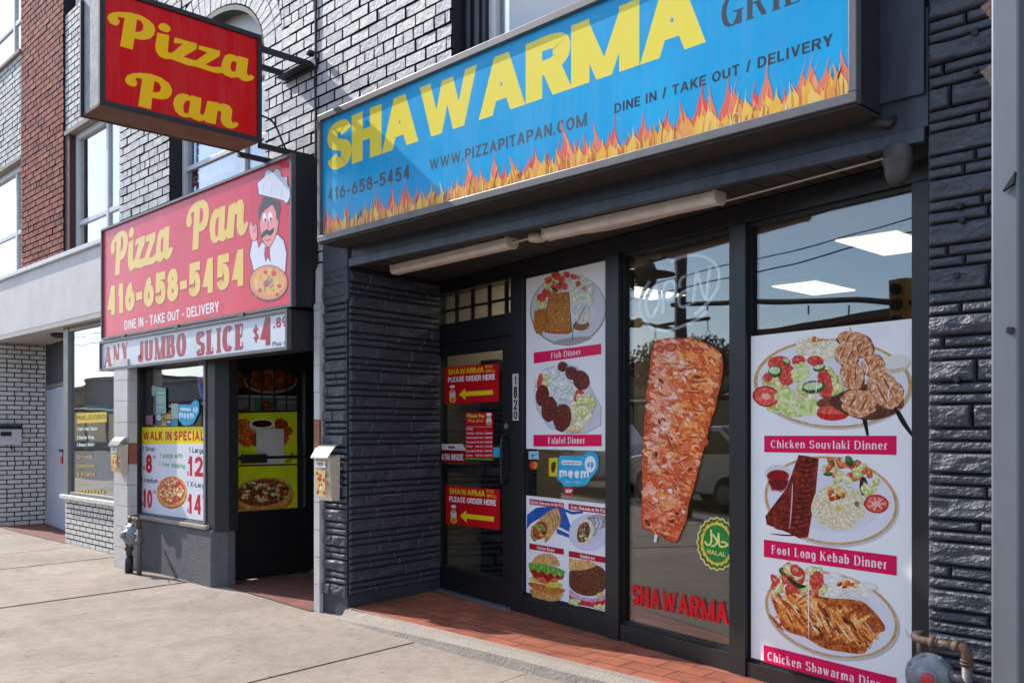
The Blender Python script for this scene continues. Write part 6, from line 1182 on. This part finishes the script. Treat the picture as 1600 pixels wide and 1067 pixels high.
# gas regulator and pipes
def gas_set(T, x, y, z, s, cap, drop):
    V3 = lambda a, b_, k: Vector((x + a * s, y + b_ * s, z + k * s))
    mb = MB(); mb.tube(crom([V3(-.15, -.03, .17), V3(-.13, -.10, .17), V3(-.08, -.13, .16), V3(.02, -.13, .16)], 5), .026 * s, 12); mb.tube([V3(-.01, -.13, .16), V3(.14, -.13, .155)], .024 * s, 12)
    mb.tube(crom([V3(.10, -.13, .156), V3(.16, -.13, .15), V3(.18, -.13, .12), V3(.18, -.12, .05)], 5), .031 * s, 12)
    for a in (-.03, .11): mb.tube([V3(a, -.13, .158), V3(a + .03, -.13, .157)], .033 * s, 12)
    for k in (.09, .07): mb.tube([V3(.18, -.125, k), V3(.18, -.125, k - .012)], .037 * s, 12)
    mb.tube([V3(-.13, -.10, .17), V3(-.13, .0, .17)], .024 * s, 10)
    mb.tube([V3(-.09, -.13, .15), V3(-.09, -.13, -.02)], .018 * s, 10); mb.build('pipe', M_pipe, T, smooth=True)
    mb = MB(); c = V3(-.02, -.16, -.04); ax = Vector((.25, -1, 0)); mb.lathe(c, ax, [(.02 * s, -.07 * s), (.10 * s, -.06 * s), (.135 * s, -.03 * s), (.138 * s, -.005 * s), (.122 * s, .0), (.12 * s, .012 * s), (.095 * s, .03 * s), (.055 * s, .04 * s), (.05 * s, .07 * s), (.042 * s, .075 * s)], 36); r = mb.build('regulator', M_regulator, T, smooth=True)
    mb = MB()
    for i in range(8): t = i * .785 + .3; e1 = Vector((1, .25, 0)).normalized(); q = c + e1 * (.128 * s * math.cos(t)) + Vector((0, 0, .128 * s * math.sin(t))); mb.lathe(q, ax, [(.012 * s, -.03 * s), (.012 * s, .012 * s), (.006 * s, .015 * s)], 8); mb.build('bolt', M_regulator, r); mb = MB()
    
    mb = MB(); mb.lathe(c + ax.normalized() * .076 * s, ax, [(.038 * s, 0), (.040 * s, .02 * s), (.036 * s, .026 * s), (.001, .0265 * s)], 20); mb.build('cap', cap, r, smooth=True)
    mb = MB(); mb.tube([V3(.18, -.12, .06), V3(.18, -.12, -.30)] if drop is None else [V3(.18, -.12, .06), (x + .18 * s, y - .12 * s, .0)], .030 * s, 12); mb.tube([V3(.08, -.13, -.02), V3(.18, -.12, -.04)], .03 * s, 10); mb.lathe(V3(.18, -.12, -.08), (0, 0, -1), [(.045 * s, 0), (.045 * s, .05 * s), (.03 * s, .06 * s)], 12); mb.build('riser', M_pipe if drop is None else M_pipegrey, T, smooth=True)
T = thing('gas_regulator', 'grey gas regulator with a red cap and rusty pipes by the steel post', 'gas regulator', (-1.52, 3.93, 0)); gas_set(T, -1.46, 3.85, .45, .66, M_redcap, 0)
mb = MB(); mb.tube([(-1.52, 3.77, .43), (-1.52, 3.77, 0)], .018, 10); mb.build('supply_pipe', M_pipe, T, smooth=True)
T = thing('gas_pipe', 'rusty gas pipes with a small regulator at the foot of the wide tiled pillar', 'gas pipe', (-9.2, 3.7, 0)); gas_set(T, -8.98, 3.74, .41, .80, M_regulator, 0)
mb = MB(); mb.tube([(-9.04, 3.63, .38), (-9.04, 3.63, .16)], .024, 10); mb.lathe((-9.04, 3.63, .34), (0, 0, -1), [(.036, 0), (.036, .06), (.028, .07), (.045, .1), (.028, .13), (.028, .18)], 12); mb.box(-9.12, -9.0, 3.62, 3.64, .22, .245); mb.build('valve', M_pipe, T, smooth=True); mb = MB(); mb.tube([(-9.04, 3.63, .17), (-9.04, 3.63, 0)], .038, 12); mb.build('sleeve', M_cab, T, smooth=True)
# fluorescent battens under the soffit
def batten(p0, p1, label):
    p0, p1 = Vector(p0), Vector(p1); d = (p1 - p0); T = thing('fluorescent_light', label, 'light fitting', p0, 'fluorescent battens under the soffit'); L_ = d.length; d.normalize(); n = Vector((d.y, -d.x, 0))
    prof = [(-.05, .062), (-.05, .02), (-.03, 0), (.03, 0), (.05, .02), (.05, .062)]; mb = MB(); mb.prism([p0 + n * a + Vector((0, 0, k)) for a, k in prof], d * L_); mb.build('housing', M_lampbody, T, bevel=.004)
    mb = MB()
    for e, s in ((p0, -1), (p1, 1)): mb.prism([e + d * s * .001 + n * a * 1.04 + Vector((0, 0, k)) for a, k in [(-.05, .064), (-.05, .018), (-.03, -.003), (.03, -.003), (.05, .018), (.05, .064)]], d * s * .012)
    mb.build('end_cap', M_lampbody, T)
batten((-5.53, 4.20, 2.548), (-4.23, 4.12, 2.548), 'cream fluorescent batten under the soffit above the glass door'); batten((-3.88, 4.10, 2.548), (-2.66, 4.07, 2.548), 'cream fluorescent batten under the soffit above the middle window')
T = thing('junction_box', 'small round junction box on the soffit between the two fluorescent battens', 'junction box', (-3.99, 4.13, 2.56)); mb = MB(); mb.lathe((-4.02, 4.14, 2.61), (0, 0, -1), [(.055, 0), (.058, .03), (.05, .045), (.001, .046)], 20); mb.build('box', M_lampbody, T, smooth=True); mb = MB(); mb.tube([(-4.24, 4.12, 2.58), (-4.06, 4.14, 2.595)], .008, 6); mb.tube([(-3.98, 4.13, 2.595), (-3.88, 4.10, 2.58)], .008, 6); mb.tube(crom([(-3.9, 4.2, 2.6), (-3.6, 4.32, 2.60), (-2.8, 4.25, 2.605), (-1.75, 4.05, 2.6)], 6), .006, 5); mb.build('cable', M_lampbody, T)
T = thing('spotlight', 'dark bell shaped spotlight hanging under the right end of the soffit', 'spotlight', (-1.69, 3.93, 2.6)); mb = MB(); mb.lathe((-1.69, 3.97, 2.60), (0, -.15, -1), [(.05, -.01), (.062, .0), (.062, .05), (.066, .055), (.066, .06), (.06, .065), (.05, .12), (.035, .15), (.02, .152), (.001, .12)], 24); mb.build('housing', mat('grey_brown_housing', (.075, .07, .072), .5, var=.4, vscale=14), T, smooth=True); mb = MB(); mb.tube([(-1.69, 3.97, 2.62), (-1.63, 3.97, 2.63), (-1.60, 3.99, 2.64)], .012, 8); mb.build('bracket', M_blackpaint, T)
T = thing('alcove_lamp', 'flat black round lamp on the soffit of the corner shop alcove', 'light fitting', (-12.6, 4.2, 2.63)); mb = MB(); mb.lathe((-12.75, 4.25, 2.638), (0, 0, -1), [(.14, 0), (.14, .03), (.11, .05), (.001, .055)], 20); mb.build('shade', M_cab, T, smooth=True)
# steel post at the right
T = thing('steel_post', 'tall square galvanised steel post standing on the pavement in front of the right stone pier', 'post', (-1.16, 3.52, 0)); mb = MB(); mb.box(-1.155, -1.065, 3.47, 3.56, 0, 6.2); mb.build('post', M_steel, T, bevel=.008)
mb = MB(); mb.prism([(-1.156, 3.5, 2.83), (-1.156, 3.5, 2.92), (-1.20, 3.5, 2.90)], (0, .05, 0)); mb.build('bracket', M_pipe, T); mb = MB(); mb.prism([(-1.156, 3.5, 2.60), (-1.156, 3.5, 2.69), (-1.20, 3.5, 2.67)], (0, .05, 0)); mb.build('bracket', M_pipe, T)
mb = MB(); mb.box(-1.10, -1.08, 3.455, 3.469, 1.73, 1.75); mb.build('clip', M_blackpaint, T); mb = MB(); mb.prism([(-1.11, 3.468, 2.22), (-1.07, 3.468, 2.28), (-1.075, 3.468, 2.24)], (0, -.02, 0)); mb.build('clip', M_blackpaint, T)
mb = MB(); mb.box(-1.19, -1.03, 3.435, 3.595, 0, .015); mb.build('base_plate', M_steel, T)
# holes drilled in the pier
for (x, z) in ((-1.36, 2.98), (-1.36, 2.83), (-1.42, 2.30), (-1.41, 2.24), (-1.43, 2.02), (-1.43, 1.60)):
    mb = MB(); mb.lathe((x, 3.93, z), (0, -1, 0), [(.013, 0), (.013, .028), (.008, .029), (.007, .012), (.001, .011)], 12); mb.build('wall_anchor', M_blackpaint, BLD)

# ================================================================== ACROSS THE STREET (seen in the glass)
def far_building(x0, x1, y, h, wm, label, awn):
    T = thing('far_building', label, 'building', ((x0 + x1) / 2, y, -.15), 'shops across the street'); mb = MB(); mb.box(x0, x1, y - 9, y, -.15, h); mb.box(x0 - .1, x1 + .1, y - .3, y + .15, h, h + .25); mb.build('wall', wm, T)
    n = max(2, int((x1 - x0) / 3.2)); s = (x1 - x0) / n
    for i in range(n): mb = MB(); mb.box(x0 + s * i + .3, x0 + s * (i + 1) - .3, y + .01, y + .03, .3, 2.6); mb.build('window', M_carglass, T)
    mb = MB(); mb.prism([(x0 + .2, y + .02, 3.1), (x0 + .2, y + 1.0, 2.7), (x0 + .2, y + 1.0, 2.6), (x0 + .2, y + .02, 2.7)], (x1 - x0 - .4, 0, 0)); mb.build('awning', awn, T)
M_fb = [mat('far_brown_brick', (.14, .08, .055), .9, var=.4, vscale=1), mat('far_buff_brick', (.26, .20, .14), .9, var=.4, vscale=1), mat('far_grey_render', (.2, .2, .2), .9, var=.3, vscale=1)]
x = 14
for i, (w_, h) in enumerate(((11, 4.4), (9, 4.8), (14, 4.2), (10, 5.2), (12, 4.5), (16, 4.3), (13, 4.9), (18, 4.4))): far_building(x - w_, x, -17.5, h, M_fb[i % 3], ('brown brick', 'buff brick', 'grey rendered')[i % 3] + ' low shop across the street, number %d along the row' % (i + 1) if False else ('brown brick', 'buff brick', 'grey rendered')[i % 3] + ' low shop row unit across the street ' + ('opposite the steel post', 'opposite the stone pier', 'opposite the glass door', 'opposite the red wall sign', 'opposite the corner shop', 'beyond the corner shop', 'well beyond the corner shop', 'at the far end of the row')[i], mat('awning_cloth_%d' % (i % 2), ((.05, .08, .06), (.10, .03, .03))[i % 2], .8)); x -= w_ + .05
def car(x, y, paint, label):
    T = thing('parked_car', label, 'car', (x, y, -.15), 'cars parked along the kerb'); z = -.15
    prof = [(-2.2, .35), (-2.25, .75), (-2.1, .95), (-1.3, 1.02), (-.55, 1.58), (1.3, 1.62), (2.05, 1.15), (2.2, .95), (2.22, .4), (1.9, .3), (-1.9, .3)]
    mb = MB(); mb.prism([(x + a, y - .88, z + k) for a, k in prof], (0, 1.76, 0)); mb.build('body', paint, T, bevel=.06)
    mb = MB()
    for s in (-1, 1):
        for q in ([(-1.05, 1.04), (-.5, 1.5), (.25, 1.52), (.25, 1.04)], [(.33, 1.04), (.33, 1.52), (1.2, 1.52), (1.75, 1.1)]): mb.prism([(x + a, y + s * .872, z + k) for a, k in q], (0, s * .012, 0))
    mb.build('window', M_carglass, T)
    for a in (-1.4, 1.4):
        for s in (-1, 1):
            mb = MB(); mb.lathe((x + a, y + s * .70, z + .34), (0, s, 0), [(.2, 0), (.34, .01), (.34, .2), (.24, .215)], 24); w = mb.build('wheel', M_rubber, T, smooth=True); mb = MB(); mb.lathe((x + a, y + s * .905, z + .34), (0, s, 0), [(.22, 0), (.20, .012), (.05, .02), (.001, .021)], 14); mb.build('rim', M_steel, w)
    mb = MB(); mb.box(x - 2.27, x - 2.1, y - .8, y - .5, z + .65, z + .82); mb.box(x - 2.27, x - 2.1, y + .5, y + .8, z + .65, z + .82); mb.build('headlight', M_whitevinyl, T)
car(-14.2, -4.2, mat('silver_car_paint', (.35, .36, .38), .25, .6), 'silver car parked along the kerb nearest the lamp post'); car(-20.2, -4.2, mat('white_car_paint', (.6, .6, .6), .25), 'white car parked along the kerb behind the silver car'); car(-8.3, -4.3, mat('black_car_paint', (.015, .016, .02), .2), 'black car parked along the kerb in front of the silver car')
T = thing('lamp_post', 'black street lamp post with a lantern, side arms and hanging baskets at the kerb', 'lamp post', (-11.02, -1.0, 0)); mb = MB(); mb.tube([(-11.02, -1, 0), (-11.02, -1, .5), (-11.02, -1, .55), (-11.02, -1, 7.5)], [.16, .15, .10, .085], 14); mb.build('pole', M_blackpaint, T, smooth=True)
mb = MB(); mb.tube([(-11.78, -1.0, 3.09), (-10.28, -1.0, 3.09)], .03, 8); mb.tube([(-12.2, -1, 3.2), (-11.0, -1, 2.95)], .03, 8); mb.lathe((-12.2, -1.0, 3.2), (-1, 0, .1), [(.03, 0), (.09, .08), (.08, .3), (.01, .36)], 12); mb.build('arm', M_blackpaint, T)
mb = MB(); mb.lathe((-12.15, -1.0, 4.25), (0, 0, -1), [(.02, -.12), (.14, -.04), (.22, .05), (.27, .16), (.58, .22), (.27, .27), (.24, .36), (.16, .46), (.001, .5)], 20); mb.tube([(-12.15, -1, 4.36), (-12.15, -1, 4.6), (-11.0, -1, 4.75)], .025, 8); mb.build('lantern', M_blackpaint, T, smooth=True)
for px, lab in ((-11.75, 'hanging basket of purple flowers on the left arm of the lamp post'), (-10.32, 'hanging basket of purple flowers on the right arm of the lamp post')):
    B_ = thing('hanging_basket', lab, 'flower basket', (px, -1.0, 2.1), 'hanging baskets on the lamp post'); ml, mf = MB(), MB(); c = Vector((px, -1.0, 2.45))
    for i in range(1500):
        d = Vector((rnd.gauss(0, 1), rnd.gauss(0, 1), rnd.gauss(0, 1))).normalized() * (.5 * rnd.random() ** .35); d.z *= .8; q = c + d; e = Vector((rnd.gauss(0, 1), rnd.gauss(0, 1), rnd.gauss(0, 1))).normalized(); f = e.orthogonal().normalized(); g_ = e.cross(f); r = rnd.uniform(.02, .045)
        (mf if rnd.random() < .45 else ml).face([q + f * r, q + g_ * r * .6, q - f * r, q - g_ * r * .6])
    ml.build('leaves', M_leaf, B_); mf.build('flowers', M_flower, B_); mb = MB(); mb.tube([(px, -1, 3.07), (px, -1, 2.95)], .008, 5); mb.tube([(px, -1, 2.95), (px - .2, -1, 2.6)], .005, 5); mb.tube([(px, -1, 2.95), (px + .2, -1, 2.6)], .005, 5); mb.build('hanger', M_blackpaint, B_)
T = thing('traffic_signal', 'yellow traffic signal on a long dark mast arm over the street', 'traffic signal', (-9.5, -6, -.15)); mb = MB(); mb.tube(crom([(-18.5, -6, 4.55), (-15.3, -6, 4.25), (-12.6, -6, 3.95), (-11.3, -6, 3.72), (-9.5, -6, 3.55)], 5), .06, 8); mb.tube([(-9.5, -6, -.15), (-9.5, -6, 6.5)], .12, 10)
for xx in (-17, -15.2, -13.6, -12.4): mb.tube([(xx, -6, 4.45 - (xx + 17) * .14), (xx, -6, 4.25 - (xx + 17) * .14)], .02, 6)
mb.build('mast_arm', M_blackpaint, T); mb = MB(); mb.box(-11.3, -10.9, -6.2, -5.9, 3.15, 4.15); mb.build('signal_head', mat('signal_yellow', (.45, .20, .03), .5), T)
mb = MB()
for k in (3.35, 3.65, 3.95): mb.lathe((-11.1, -5.9, k), (0, 1, 0), [(.11, 0), (.11, .1), (.09, .1), (.09, .02), (.001, .02)], 14)
mb.build('lens', M_blackpaint, T)
for i, (y, z0, z1, lab) in enumerate(((-7, 5.1, 5.3, 'lowest overhead wire running above the street'), (-8.5, 5.9, 6.0, 'middle overhead wire running above the street'), (-6.5, 6.6, 6.4, 'upper overhead wire running above the street'), (-9.5, 7.6, 7.9, 'topmost overhead wire running above the street'))):
    mb = MB(); mb.tube([(-70 + 6 * k, y - .02 * k * (i - 1), z0 + (z1 - z0) * k / 20 - .10 * math.sin(k * 1.57) ** 2) for k in range(21)], .016, 5); o = mb.build('overhead_wire', M_blackpaint, loc=(-10, y, z0)); tag(o, lab, 'wire', 'overhead wires')
